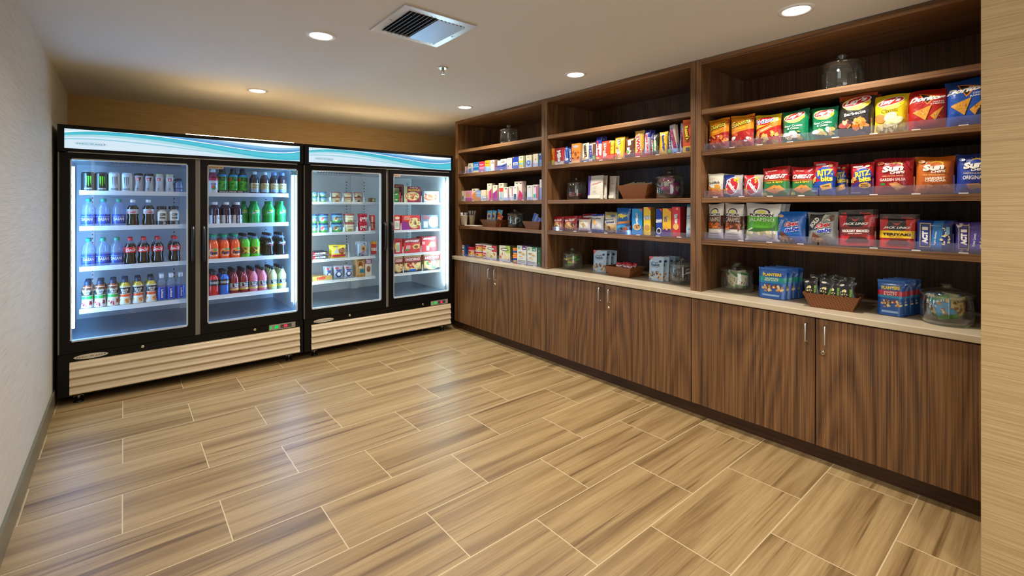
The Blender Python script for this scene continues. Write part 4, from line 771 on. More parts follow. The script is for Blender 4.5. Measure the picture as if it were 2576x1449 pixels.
W(2, 2, 2088, 2131, 414, 'snack_bag', 'crackers', 'ritzbehind', 'bag', 'b81c2c', RZ('1c4ca8')+[P([(.3, .26), (.85, .36), (.9, .2), (.4, .12)], 'e8b050')], 'partly hidden red cheese sandwich cracker bag behind the tilted one', 2, D=.05, xf=2.93)
W(2, 2, 2134, 2197, 410, 'snack_bag', 'crackers', 'ritzpeanut', 'bag', 'c02030', RZ('3a2474')+[E(.66, .28, .26, .09, 'e0a850'), T('PEANUT', .66, .31, .34, .045, '30200c', 4), T('BUTTER', .66, .25, .34, .045, '30200c', 4), F(.16, .45, .14, .1, 7, ['e8c070', 'd8a048', 'c89038'], .10), Rc(.05, .45, .04, .08, 'd8d0e8')], 'red and purple peanut butter cracker bag', 3, D=.05)
SUN = lambda f1, f2: [E(.58, .80, .17, .075, 'f4c83c'), E(.56, .785, .15, .06, f2), ]+[P([(.58+.19*math.cos(a)-.012*math.sin(a), .80+.09*math.sin(a)), (.58+.19*math.cos(a)+.012*math.sin(a), .80+.09*math.sin(a)), (.58+.27*math.cos(a), .80+.125*math.sin(a))], 'f4d060') for a in (.2, .7, 1.2, 1.7, 2.2, 2.8)]+[T('Sun', .5, .70, .56, .17, 'fdfaf0', 6, .1, .06), T('CHIPS', .62, .58, .38, .07, 'fdfaf0', 3, .05, .04), T('100% WHOLE GRAIN', .5, .49, .56, .03, 'f4d890'), E(.18, .85, .09, .045, f1), E(.18, .85, .075, .035, f2)]
W(2, 2, 2193, 2299, 397, 'chip_bag', 'chips', 'sunred', 'bag', 'a81c28', SUN('f0c050', 'a81c28')+[T('GARDEN SALSA', .5, .39, .68, .075, 'f4ece0'), E(.25, .27, .07, .04, '3c8a3c'), P([(.4, .28), (.6, .32), (.85, .18), (.6, .08)], 'd89050'), P([(.45, .26), (.6, .28), (.78, .18), (.6, .12)], 'e8a868'), P([(.8, .9), (1, .93), (1, .6)], 'b83038')], 'large red multigrain chip bag with sunburst', 3)
W(2, 2, 2296, 2402, 393, 'chip_bag', 'chips', 'sunorange', 'bag', 'c8681c', SUN('f8d860', 'c8681c')+[T('HARVEST', .55, .40, .52, .06, 'fbf2e0', 0, 0, .04), T('CHEDDAR', .55, .335, .56, .06, 'fbf2e0', 0, 0, .04), P([(.0, .05), (.15, .25), (.4, .2), (.3, .0)], 'e0803c'), F(.6, .16, .3, .05, 6, ['e8a058', 'c87038'], .10)], 'large orange multigrain chip bag with sunburst', 3)
W(2, 2, 2399, 2500, 386, 'chip_bag', 'chips', 'sunblue', 'bag', '2440a0', SUN('8cb0e8', '2440a0')+[T('ORIGINAL', .5, .38, .6, .10, 'f4f2ea'), P([(.3, .22), (.65, .24), (.75, .12), (.4, .08)], 'c88a50')], 'large blue multigrain chip bag cut off by the near wall', 3)
# --- near bay, fourth shelf
POP = lambda c, n, tx: [B(.28, .66, c), E(.5, .76, .26, .12, '1c1a18'), E(.5, .76, .21, .09, 'ece8dc'), E(.5, .76, .14, .06, 'e0dc50'), Rc(.14, .86, .645, .74, 'f4f2ec'), T('POPCORN', .5, .69, .72, .075, '16140f', 0, 0, .05), T(n, .5, .55, .78, .12, tx, 0, 0, .0)]
PC = ['c86c24', 'b05818', 'e08838', '8a4214']
for q, (u0, u1) in enumerate(((1759, 1815), (1816, 1865))):
    W(2, 3, u0, u1, 510, 'popcorn_bag', 'popcorn', 'caramel%d' % q, 'bag', 'e4e0d4', POP('5a2c18', 'CARAMEL', 'f4ecd8')+[F(.5, .37, .42, .07, 14, PC, .13), T('NET WT 4.0 OZ', .5, .08, .5, .02, '6a665c'), Rc(.2, .8, .14, .155, '6a665c')], ['left', 'right'][q]+' brown and cream caramel popcorn bag', 3, D=.05)
W(2, 3, 1869, 1959, 508, 'popcorn_bag', 'popcorn', 'jalapeno', 'bag', 'e4e2d8', POP('5cb42c', 'JALAPENO', 'f0f8e0')+[F(.5, .20, .4, .07, 14, ['f0ecd0', 'e0d8a8', 'c8c088'], .10), P([(.05, .25), (.3, .34), (.85, .36), (.95, .46), (.9, .3), (.4, .24)], '3a6a2c'), B(0, .05, 'd8d6cc')], 'green and cream jalapeno popcorn bag', 3, D=.055)
CX = lambda: [T('Chex', .58, .60, .5, .16, 'ffffff', 10, .1, .16), T('Chex', .58, .60, .48, .14, 'd02830', 10, .1, .05), T('mix', .62, .43, .5, .15, 'ffffff', 10, .1, .16), T('mix', .62, .43, .48, .13, '2038a8', 10, .1, .05), P([(.15, .0), (.22, .38), (.72, .0)], '7a3c20'), F(.38, .10, .2, .07, 12, ['e0b060', 'c89048', 'f0d090', 'b07030'], .08)]
W(2, 3, 1944, 2024, 533, 'snack_bag', 'snack mix', 'mixblue', 'bag', '1c62b4', [T('TRADITIONAL', .17, .52, .5, .12, 'b8d4f0', 66), E(.2, .85, .1, .05, 'd8a878')]+CX(), 'blue snack mix bag with white and red lettering', 3)
W(2, 3, 2024, 2106, 535, 'snack_bag', 'snack mix', 'mixgrey', 'bag', '8c9088', [P([(0, .4), (.1, .95), (.7, .95), (.35, .45)], '3a3a34'), T('BOLD', .26, .68, .42, .15, 'f0f0ea', 50, 0, .06), T('party blend', .42, .62, .42, .06, 'e8e8e0', 50), F(.75, .8, .2, .08, 5, ['d8d4c0', '6a4a30'], .09)]+CX(), 'grey and black bold snack mix bag', 3)
W(2, 3, 2096, 2122, 548, 'snack_bag', 'snack mix', 'mixbrown', 'bag', '6a2c28', [T('mix', .5, .3, .8, .14, '3048a8', 8, 0, .1), T('Che', .5, .5, .8, .14, 'd03038', 8, 0, .1)], 'narrow brown snack mix bag squeezed behind the grey one', 1, xf=2.95)
JL = lambda c2, tc, t, bc: [B(.85, 1, '3a3634'), T('110', .16, .90, .14, .06, 'e84038', 0, 0, .03), T('Protein', .78, .90, .3, .05, 'e84038'), E(.5, .95, .03, .015, '0a0a0a'), P([(.26, .86), (.22, .60), (.36, .48), (.64, .48), (.78, .60), (.74, .86)], '242226'), P([(.34, .80), (.46, .68), (.54, .68), (.66, .80), (.55, .73), (.45, .73)], 'c83830'), B(.30, .52, bc), T('JACK LINKS', .5, .60, .74, .085, 'f8f6f0', 0, .08, .05), T(t, .5, .41, .80, .075, tc, 0, 0, .05), T('BEEF JERKY', .5, .335, .4, .025, tc), P([(.2, .10), (.35, .27), (.8, .25), (.9, .12)], c2)]
W(2, 3, 2108, 2197, 529, 'jerky_bag', 'jerky', 'jerkyred', 'pouch', 'c42024', JL('4a1c1c', 'f4f0ea', 'HICKORY SMOKED', '7a2824'), 'all red beef jerky bag with black top, tilted', 3, D=.04, tilt=-2)
W(2, 3, 2208, 2301, 540, 'jerky_bag', 'jerky', 'jerkyyellow', 'pouch', 'cc2a20', JL('5a2020', '1c1410', 'TERIYAKI', 'f0c41c'), 'red beef jerky bag with bright yellow band', 3, D=.04)
AC = lambda c, c2, t: [P([(.42, .0), (.50, 1), (.78, 1), (.72, 0)], c2), Rc(.10, .42, .10, .92, 'd8c890'), Rc(.125, .395, .13, .89, '101c5c'), Rc(.15, .37, .16, .86, c), T('ACT II', .26, .5, .62, .16, 'f8f8f4', 90, 0, .08), T(t, .56, .42, .5, .07, 'f0f4f8', 84), F(.85, .4, .13, .4, 16, ['e8e0a8', 'd8cc88', 'f0ecc8'], .05), Rc(.85, .95, .55, .8, '78b0dc')]
W(2, 3, 2302, 2396, 556, 'popcorn_pack', 'popcorn', 'actblue', 'bar', '1c3c98', AC('1c3c98', '2c80c8', 'Light Butter'), 'blue microwave popcorn pack standing in its row', 5, D=.03, turn=-4)
W(2, 3, 2400, 2492, 561, 'popcorn_pack', 'popcorn', 'actpurple', 'bar', '4a3c98', AC('3c2c8c', '5a4cac', 'Butter Lovers')+[F(.2, .9, .2, .06, 5, ['e8e4f0'], .06), F(.2, .06, .2, .05, 5, ['e8e4f0'], .06)], 'purple microwave popcorn pack beside the near wall', 5, D=.03)
# --- middle bay, second shelf: candy bars
MM = [T('m', .5, .77, .5, .2, 'f4ece0', -80, 0, .12), T('m', .5, .77, .46, .17, '5a2c18', -80, 0, .0), T('&', .5, .56, .2, .08, 'f4ece0', -80), T("m's", .5, .32, .62, .24, 'f4ece0', -80, 0, .12), T("m's", .5, .32, .58, .20, '5a2c18', -80, 0, .0)]
def V(s, cx, cy_, ln, th, c, bg=None): return ([T(s, cx, cy_, ln*1.04, th*1.12, bg, -90, 0, .14)] if bg else [])+[T(s, cx, cy_, ln, th, c, -90, 0, .04)]
# vertical lettering: text box length is given as a share of the height, so turn it into a share of the width
def VT(s, cx, cy_, lh, tw, c, W_, H_, bg=None, bold=.05):
    r = []
    if bg: r.append(T(s, cx, cy_, lh*H_/W_*1.05, tw*W_/H_*1.25, bg, -82, 0, .14))
    r.append(T(s, cx, cy_, lh*H_/W_, tw*W_/H_, c, -82, 0, bold)); return r
def candy(ul, ur, vt, key, base, extra, word, wc, desc, bg=None, kind='bar', tw=.42, cx=.5, cyy=.5, lh=.72, rows=2, **k):
    xf = k.get('xf', 2.866); Wd = onx(ul, vt, xf)[1]-onx(ur, vt, xf)[1]; H = onx((ul+ur)/2, vt, xf)[2]-ZS[1]
    W(1, 1, ul, ur, vt, 'candy_bar' if kind == 'bar' else 'candy_box', 'candy', key, kind, base, extra+(VT(word, cx, cyy, lh, tw, wc, Wd, H, bg) if word else []), desc, rows, **k)
candy(1381, 1394.5, 374, 'sour', 'e8841c', [B(.75, 1, 'f0a030'), B(0, .3, 'd8c828')], 'Lemonhead', 'd8281c', 'small yellow and orange candy box at the left end', 'f4e040', 'box')
candy(1395.5, 1419, 372, 'mike', 'b81c28', [B(0, .2, 'e8dcc0'), E(.5, .58, .36, .3, 'd83038'), B(.9, 1, '8c1420')], 'Mike', 'f4f0ea', 'dark red square candy box with white script', '201414', 'box')
candy(1419, 1428, 369, 'coconut', '1c5cb4', [B(.2, .3, 'e8e8ee'), B(.85, .9, '9cc0ec')], 'Almond', 'f4f4f8', 'bright blue candy bar leaning sideways', None, tilt=-9)
candy(1428, 1438, 368, 'darkblue', '1c2878', [B(.0, .1, 'c8ccd8')], 'CRUNCH', 'e8e8f4', 'dark blue candy bar mostly hidden by its neighbours', None, rows=1, xf=2.885)
candy(1438, 1459, 361, 'pretzel', 'e48c30', [E(.5, .85, .34, .07, 'b8b8c0'), F(.5, .42, .4, .22, 16, ['a85a20', 'c87830', '8a4418'], .13), B(0, .12, 'e8b878')], '', '', 'orange chocolate pretzel box', None, 'box')
candy(1460, 1477.5, 359.5, 'almondmilk', 'e4d9b8', [B(.96, 1, '2c88b8'), Rc(0, .22, 0, 1, '3c8cb4'), B(0, .16, '2c78b0'), P([(.1, .1), (.5, .3), (.9, .1)], 'c8a068')], "HERSHEY'S", '3a2418', 'cream and blue chocolate bar box', None, 'bar', .4, .62, .58, .66)
candy(1478, 1494, 357.5, 'peanutbar', 'd8ccc0', [B(.94, 1, '5a3420'), Rc(.7, 1, .0, .9, '6a4028'), Rc(.75, 1, .1, .28, '5cb040')], 'SNICKERS', '1c3498', 'white wrapped peanut chocolate bar with blue letters', None, cx=.38, tw=.5)
candy(1495.5, 1510, 345, 'ruthred', 'd4d0da', [B(.72, 1, '24349c'), B(0, .22, 'c82c34'), E(.5, .12, .3, .05, 'e8b030')], 'Baby Ruth', 'c82430', 'tall white and red bar with royal blue top, left one')
candy(1509, 1522, 343, 'ruthredb', '24349c', [B(.0, .4, 'c82c34')], '', '', 'blue topped bar hidden behind the red candy pouch', rows=1, xf=2.91)
W(1, 1, 1509, 1532.5, 354, 'candy_bar', 'candy', 'mmred', 'bar', 'd83c1c', MM, 'orange red chocolate candy pouch with big brown letters', 2, D=.03)
W(1, 1, 1532.5, 1542, 353, 'candy_bar', 'candy', 'yellowslim', 'bar', 'f0b428', [B(0, .3, 'd84828'), F(.5, .6, .3, .2, 4, ['e05828', 'f4e060'], .2)], 'narrow yellow candy pouch between the two lettered pouches', 2)
W(1, 1, 1542.5, 1568, 344, 'candy_bar', 'candy', 'mmyellow', 'bar', 'f0b01c', MM+[E(.2, .2, .18, .08, 'd84028'), E(.3, .5, .12, .05, 'e06028')], 'yellow peanut candy pouch with big brown letters', 2, D=.03)
W(1, 1, 1569, 1594, 347, 'candy_bar', 'candy', 'mmbrown', 'bar', '5c3420', [T('m', .5, .77, .5, .2, 'f4ece0', -80, 0, .08), T("m's", .5, .36, .62, .24, 'f4ece0', -80, 0, .08), F(.3, .25, .2, .12, 5, ['d84040', 'e8a030', '60a040'], .14), E(.75, .9, .15, .05, 'e0a868')], 'dark brown candy pouch with big cream letters', 2, D=.03)
candy(1593.5, 1617, 328, 'twin', 'd8a430', [B(0, .16, 'c83038'), B(.9, 1, 'f0c860'), P([(.65, .1), (1, .3), (1, 0)], 'a86c28')], 'TWIX', 'c81c28', 'tall shiny gold caramel bar with red letters', 'fbf4e4', tw=.42, cx=.45, cyy=.5)
candy(1618, 1634, 327, 'ruthblue', 'b4b0c4', [B(.72, 1, '2c34a0'), B(.0, .12, 'c83038')], 'Baby Ruth', 'c01c2c', 'tall bar with royal blue top right of the gold one', 'e8e4f0')
candy(1634, 1644, 326.5, 'ruthblueb', '2c34a0', [B(.0, .6, 'b83848')], 'Ruth', 'e8e4f0', 'slim blue topped bar partly behind its neighbour', rows=1, xf=2.88)
candy(1639, 1653.5, 336, 'darkgreen', '2c2018', [E(.45, .45, .35, .3, '3c8c3c'), B(.88, 1, '14100c')], 'Milky', 'e8f0e0', 'dark brown bar with green oval')
candy(1655, 1677, 331, 'butter', 'f0c420', [Rc(0, .25, 0, .8, 'd8a81c'), B(.9, 1, 'f8dc50')], 'Butterfinger', '24409c', 'bright yellow bar with blue lettering', tw=.36, cx=.55)
candy(1678, 1688, 329, 'darkslim', '2c2420', [Rc(0, 1, .05, .22, '7cc030'), B(.8, 1, '14100e')], 'MOUNDS', 'c8b8d8', 'slim dark bar with lime green patch')
candy(1685, 1696, 333, 'navyslim', '202c48', [B(.6, .7, 'c8ccd4')], 'SILVER', 'a8b4c8', 'slim navy bar under the slanted white bar', rows=1, xf=2.9)
candy(1688, 1704, 312, 'musket', 'b4c4e0', [B(.84, 1, 'c8d0dc'), P([(.7, .3), (1, .3), (1, 1), (.7, 1)], 'e8c8b0'), B(0, .14, '9cc4e8')], 'MUSKETEERS', 'b82038', 'tall white bar slanting to the left', '28408c', tilt=-8)
candy(1707.5, 1718, 309, 'musketb', 'b0b8d0', [B(.84, 1, 'c8d0dc')], 'MUSKETEERS', '8c1c30', 'tall white bar beside the orange box', '30407c')
candy(1718, 1739.5, 296, 'peanutcup', 'e4581c', [B(0, .19, 'f0c828'), Rc(.1, .25, .3, .7, 'b8682c'), E(.55, .35, .18, .05, '7a3c1c'), B(.93, 1, 'f07830'), Rc(.35, .8, .04, .15, '4a3a10')], "Reese's", 'f8dc30', 'tall bright orange peanut butter cup box at the right end', '5c2810', 'box', .5, .5, .6, .4, side='c8481c')
# --- middle bay, fourth shelf
COOK = ['c89050', 'a86c30', 'e0b070', '7c4a20']
for q, (u0, u1, v) in enumerate(((1383, 1413, 545), (1414, 1447, 544))):
    W(1, 3, u0, u1, v, 'cookie_bag', 'cookies', 'cookie%d' % q, 'bag', 'a81c2c', [T('Mrs Fields', .5, .72, .8, .16, 'f8f0ea', 6, .1, .03), E(.5, .35, .42, .24, 'd8a868'), F(.5, .35, .34, .18, 12, COOK+(['f0e8d8'] if q == 0 else ['4a2814']), .10)], ['left', 'right'][q]+' small red cookie bag with white script', 3, D=.04)
W(1, 3, 1449, 1481, 548, 'pretzel_bag', 'crackers', 'whitebag', 'bag', 'e4e0d4', [B(.88, 1, '8c2038'), B(0, .06, 'a83848'), T('HomeFree', .5, .74, .6, .09, 'b07840'), F(.5, .45, .18, .14, 6, ['d8b050', 'c89838'], .10)], 'white snack bag with dark red top, in front', 1, D=.045)
W(1, 3, 1459, 1494, 538.5, 'pretzel_bag', 'crackers', 'whitebagb', 'bag', 'd8d4ca', [B(.88, 1, '8c2038'), T('HomeFree', .5, .76, .7, .09, '3a3430')], 'white snack bag with dark red top, set behind', 1, D=.045, xf=2.93)
W(1, 3, 1481, 1514, 539.5, 'pretzel_bag', 'crackers', 'bluebag', 'bag', 'd4d6d8', [B(.90, 1, '3048a0'), B(0, .14, '3c5cb4'), T('HomeFree', .5, .76, .7, .09, '3a3834'), F(.42, .5, .14, .14, 6, ['e0a850', 'e8bc70'], .10)], 'white snack bag with royal blue top', 3, D=.045)
W(1, 3, 1514, 1549.5, 535, 'cookie_bag', 'cookies', 'tanbag', 'bag', 'c8b888', [B(.88, 1, 'a89c60'), Rc(0, 1, .42, .72, 'e8e4dc'), T('famous', .45, .66, .7, .10, '283458', 6, .1), T('Amos', .5, .52, .7, .13, '283458', 6, .1, .05), F(.5, .2, .4, .16, 18, ['b88458', 'd8a878', '8c5830'], .10), E(.72, .84, .16, .05, '3c68a8')], 'tan cookie bag with navy script', 3, D=.05)
W(1, 3, 1544, 1580, 524, 'pretzel_bag', 'pretzels', 'flip', 'bag', '1c64b0', [T('Flipz', .55, .68, .78, .2, 'f8e44c', 10, .1, .06), P([(0, .42), (1, .52), (1, .42), (0, .34)], 'c87c38'), F(.6, .2, .35, .12, 8, ['5c2c1c', 'd86c28', '3c1c14'], .12), E(.5, .22, .42, .12, '3c94d0'), F(.6, .2, .35, .1, 6, ['5c2c1c', 'd86c28'], .10)], 'blue pretzel bag with yellow lettering', 2, D=.05)
W(1, 3, 1579, 1592, 519, 'pretzel_bag', 'pretzels', 'flipb', 'bag', '1c3880', [E(.5, .6, .3, .2, '5878c0'), E(.5, .25, .3, .12, '8c5030')], 'dark blue pretzel bag half hidden behind the blue one', 1, D=.05, xf=2.92)
W(1, 3, 1590, 1615.5, 525, 'cookie_box', 'cookies', 'chipbox', 'box', '2490d0', [P([(.75, 1), (1, 1), (1, .85)], 'e84848'), T('Chips', .5, .68, .62, .14, '183c90', -80, 0, .12), T('Chips', .5, .70, .58, .12, 'ffffff', -75, 0, .03), T('Ahoy!', .5, .5, .62, .14, 'ffffff', -75, 0, .05), E(.5, .30, .4, .13, 'e8e8f0'), E(.5, .30, .36, .11, 'd0a060'), F(.5, .3, .25, .07, 7, ['5a3018'], .07)], 'sky blue cookie box with cookie picture', 3, D=.045)
W(1, 3, 1619, 1637, 521, 'cookie_box', 'cookies', 'yellowbox', 'box', 'f0cc28', [P([(.55, 1), (1, 1), (1, .86)], 'd83838'), T('OREO', .5, .62, .5, .36, '2048a0', -82, 0, .12), T('OREO', .5, .62, .46, .32, 'f4f8fc', -82, 0, .03), E(.5, .30, .42, .12, 'e0c080'), E(.5, .28, .36, .09, 'c89850')], 'yellow cookie box with white letters', 3, D=.045, side='8c7420')
W(1, 3, 1650, 1665.5, 525, 'cookie_box', 'cookies', 'navybox', 'box', '1c3ca0', [P([(.55, 1), (1, 1), (1, .88)], 'd83838'), T('OREO', .5, .55, .5, .34, 'f4f8fc', -85, 0, .06), E(.5, .18, .4, .12, 'e8e8ee'), E(.5, .18, .3, .08, '20181c')], 'royal blue cookie box with dark cookie picture', 3, D=.045, side='142c78')
W(1, 3, 1666.5, 1688, 524.5, 'cookie_box', 'cookies', 'figbox', 'box', 'f0bc20', [P([(.55, 1), (1, 1), (1, .88)], 'c83838'), T('Newtons', .45, .62, .6, .26, 'f8ecc0', -85, 0, .1), T('Newtons', .45, .62, .58, .22, '8c5c10', -85, 0, .02), P([(.0, .0), (.0, .22), (.5, .3), (1, .25), (1, 0)], '5c3478'), P([(.1, .35), (.5, .2), (.8, .3), (.4, .38)], 'e8a848')], 'yellow and purple fig cookie box', 3, D=.045)
W(1, 3, 1690, 1711.5, 520.5, 'cookie_box', 'cookies', 'redbox', 'box', 'd03038', [T('Nutter', .5, .68, .5, .16, '1c2c70', -85, 0, .14), T('Nutter', .5, .68, .48, .14, 'f4f4f8', -85, 0, .03), T('Butter', .55, .52, .46, .13, 'f4f4f8', -85, 0, .05), E(.5, .34, .34, .11, 'e8b868'), Rc(.55, .75, .9, .97, 'e8b0a8'), Rc(.2, .4, .04, .2, 'd85850')], 'red peanut butter cookie box', 3, D=.045, side='8c1c28')
W(1, 3, 1722, 1741, 514.5, 'marshmallow_treat_box', 'snack bar', 'treat', 'bar', 'd0e4ec', [P([(.6, 1), (1, 1), (1, 0), (.85, 0)], '2cb4d8'), T('TREATS', .42, .62, .5, .34, '2c70b8', -80, 0, .06), T('Original', .5, .25, .2, .12, '5cb0d0', -78), B(.93, 1, '50b8d8')], 'tall pale cyan treat package at the right end', 2, D=.035)
# --- middle bay, third shelf
for j, (u0, u1, v) in enumerate(((1474, 1513, 441.5), (1510, 1523, 441.5), (1528, 1545, 442.5))):
    W(1, 2, u0, u1, v, 'treat_pouch', 'pouch', 'burst%d' % j, 'pouch', 'cfcabc', ([Rc(0, .2, 0, 1, '5c3c9c')] if j == 0 else [])+[T('Always', .58, .66, .6, .09, 'c04848', 12, .3, 0)]+[P([(.5+.06*math.cos(a)-.012*math.sin(a), .40+.05*math.sin(a)), (.5+.06*math.cos(a)+.012*math.sin(a), .40+.05*math.sin(a)), (.5+.38*math.cos(a), .40+.20*math.sin(a))], c) for a, c in zip([k*.57 for k in range(11)], ['3c8c30', 'e89020', '8cb430', 'c83828', '2c6cb0', '20303c', 'b02038', 'e0b020', '3c9c40', '702c18', 'c86020'])]+[Rc(.1, .9, .04, .16, 'e0dccc')], ['pale pouch with purple edge and coloured starburst, frontmost', 'pale starburst pouch just behind the front one', 'pale starburst pouch at the back right'][j], 1 if j < 2 else 2, D=.03, xf=2.87+.035*j, zb=SHZ[2]+.001)
# --- far bay, second shelf: travel size medicine packs
def tcard(sh, ul, ur, vt, key, base, items, desc, rows=3, D=.012, kind='card', **k): W(0, sh, ul, ur, vt, 'travel_pack', 'toiletry', key, kind, base, items, desc, rows, D=D, **k)
CR = 'e8e0c4'
A = lambda c, c2: [P([(.2, .45), (.0, .45), (.0, 0), (1, 0), (1, .6)], c), Rc(.12, .7, .1, .45, c2), Rc(.15, .75, .70, .76, '6a6450'), Rc(.3, .6, .82, .86, '4a463c')]
med = [(1170, 1177, 419, 'w', 'e4dcd8', [Rc(.5, 1, 0, 1, 'c8808c')], 'narrow white and rose pack at the far left'), (1178, 1188, 411, 'a', CR, A('9cb4d8', '5c88b8'), 'cream pack with steel blue lower half'),
 (1190, 1204.5, 408, 'b', '1c78c0', [B(.5, .62, '8cc4e8'), T('Advil', .5, .75, .7, .14, 'f0f4f8'), B(0, .2, 'e8d890')], 'solid bright blue medicine pack'), (1205, 1218.5, 406.5, 'c', 'd83048', [B(.3, .5, 'e08cb0'), T('Motrin', .5, .7, .7, .14, 'f8f0f0'), B(0, .2, '8c60a0')], 'crimson medicine pack with pink middle'),
 (1219.5, 1232.5, 403.5, 'd', 'f0a828', [B(0, .45, '8cb8d8'), T('Bayer', .5, .75, .7, .14, '3c5c30')], 'amber yellow medicine pack with pale blue base'), (1233.5, 1246.5, 402.5, 'e', CR, A('b0ccec', 'd0e0f0')+[Rc(.85, 1, 0, 1, 'a82828')], 'cream pack with powder blue base and red edge'),
 (1251.5, 1258.5, 404, 'f', 'd8d0c0', [B(0, .5, '3c3c90')], 'slim cream and navy pack'), (1258.8, 1274.5, 400, 'g', CR, A('3c4494', '283078'), 'wide cream pack with deep purple blue base'), (1275.5, 1288, 397.5, 'h', CR, [B(0, .4, 'e8c0c8'), F(.5, .4, .3, .12, 6, ['d84868', '5cb04c'], .12), Rc(.3, .6, .82, .86, '4a463c')], 'cream pack with small pink flowers'),
 (1289.5, 1304, 394.5, 'i', '2440a8', [Rc(.1, .9, .3, .55, 'd8e0f0'), T('Aleve', .5, .42, .6, .14, '2440a8'), P([(0, .9), (.3, 1), (0, 1)], 'e0c080')], 'royal blue medicine pack with white panel'), (1305, 1318.5, 392.5, 'j', CR, [B(.1, .62, 'e8d428'), B(.3, .45, '8ccce0'), Rc(.9, 1, 0, 1, '3c7c30'), Rc(.3, .6, .84, .88, '4a463c')], 'cream and lemon yellow pack with green edge'),
 (1322.5, 1336.8, 390, 'k', CR, [Rc(0, 1, 0, .62, 'b8cce4'), E(.5, .36, .36, .2, '2c4c94'), E(.5, .38, .22, .12, 'a8c8ec'), Rc(.3, .6, .82, .86, '4a463c')], 'cream pack with round navy emblem'), (1341, 1355, 387, 'l', CR, [B(0, .45, 'd8e0e8'), E(.45, .3, .16, .2, 'e8e0e8'), E(.45, .58, .07, .05, '9c3040'), Rc(.92, 1, 0, 1, '2c8040')], 'cream pack showing a small white bottle'), (1356.8, 1363, 385, 'm', '3058b8', [B(0, .5, '68a8dc'), E(.3, .9, .3, .06, 'e8e4c0')], 'slim blue pack touching the bay divider')]
for u0, u1, v, k, bs, it, d in med: tcard(1, u0, u1, v, 'med'+k, bs, it, d)
toi = [(1157.5, 1169.5, 480.5, 'a', CR, [B(0, .2, 'e0d880'), E(.4, .35, .22, .2, '3c6890'), Rc(.8, 1, .5, 1, 'e89850')], 'cream and yellow toiletry pillow pack at the left'), (1170.5, 1186.5, 479.5, 'b', 'e898b0', [E(.5, .55, .24, .14, 'c8b040'), B(0, .3, 'd05c98'), B(.9, 1, 'f0c0c8')], 'pink toiletry pack with gold oval'),
 (1187, 1199, 474.5, 'c', CR, [P([(.0, 0), (.0, .5), (.8, .75), (1, .75), (1, 0)], 'e8963c'), Rc(.3, .7, .85, .9, '4a463c')], 'tall cream and orange toiletry card'), (1197, 1209, 479.5, 'd', '8cb0dc', [B(0, .35, 'd89050'), B(.7, .8, 'd0e0f0'), T('pads', .5, .5, .5, .1, 'f0e8d8')], 'light blue toiletry pack with orange base'),
 (1210, 1224.5, 478, 'e', CR, [Rc(.2, 1, .1, .45, '88b0e0'), Rc(.3, .9, .25, .4, 'd0e0f4'), Rc(.85, 1, 0, 1, 'e8a040')], 'cream toiletry pack with pale blue panel'), (1225.5, 1236.8, 461.5, 'f', CR, [P([(.3, 0), (.3, .5), (1, .7), (1, 0)], 'c82878'), Rc(.3, .7, .88, .92, '3c3830'), Rc(.35, .55, .05, .5, 'e070a0')], 'tall cream and magenta card, first of the tall ones'),
 (1239.5, 1251, 465.5, 'g', CR, [P([(.0, 0), (.0, .45), (1, .7), (1, 0)], 'c02c84'), Rc(.35, .6, .05, .55, '6048b0'), Rc(.3, .7, .86, .9, '3c3830')], 'tall cream and magenta card holding a purple item'), (1254.5, 1267, 460.5, 'h', CR, [Rc(.1, .9, .5, .72, 'd84030'), Rc(.25, .8, .05, .5, 'a8c0d8'), Rc(.3, .7, .88, .92, '3c3830')], 'tall cream card with bright red cap'),
 (1266, 1279.5, 470.5, 'i', 'e0dcc8', [E(.5, .35, .34, .2, 'e8eef4'), B(0, .2, 'b8cce4'), Rc(.85, 1, .2, .9, 'c06890'), Rc(.3, .7, .86, .9, '3c3830')], 'cream card holding a round white bottle'), (1280.5, 1289.5, 469, 'j', 'e0dcd0', [Rc(.25, .7, .05, .5, 'f4f0ec'), Rc(.8, 1, .3, .95, 'c870a0'), Rc(.3, .7, .88, .92, '3c3830')], 'cream card holding a white tube'),
 (1290, 1301, 468.5, 'k', 'e8e6e0', [Rc(.2, .8, .05, .45, '3c5c84'), Rc(.3, .7, .86, .9, '3c3830')], 'white card holding a slate blue tube'), (1294, 1315.5, 456, 'l', 'e4e0cc', [P([(.4, 0), (.6, .55), (1, .3), (1, 0)], 'c82464'), Rc(.2, .34, .05, .6, '28384c'), Rc(.2, .4, .87, .91, '3c3830'), Rc(.65, .85, .87, .91, '3c3830'), Rc(.9, 1, .3, 1, 'd06898')], 'widest cream and magenta hanging card'),
 (1325.5, 1339, 466, 'm', 'e0dcd8', [E(.45, .4, .34, .26, 'd8e4f4'), Rc(.2, .8, .0, .2, 'a8b8e0'), Rc(.3, .7, .86, .9, '3c3830')], 'cream card holding a clear lotion bottle'), (1339.8, 1352.5, 464.5, 'n', 'e0d8d4', [E(.4, .3, .26, .18, '48b8a0'), E(.4, .5, .22, .12, 'e8e0f0'), Rc(.75, 1, .1, .9, 'd8307c'), Rc(.3, .6, .86, .9, '3c3830')], 'cream and hot pink card with teal item'), (1357.5, 1363, 451.5, 'o', 'e8e8f0', [B(0, .6, '98a8e0')], 'slim white and lilac pack touching the bay divider')]
for u0, u1, v, k, bs, it, d in toi: tcard(2, u0, u1, v, 'toi'+k, bs, it, d, rows=3 if k in 'cefghl' else 2, xf=2.874 if k in 'lc' else 2.862, **({'D': .010} if k in 'lc' else {}))
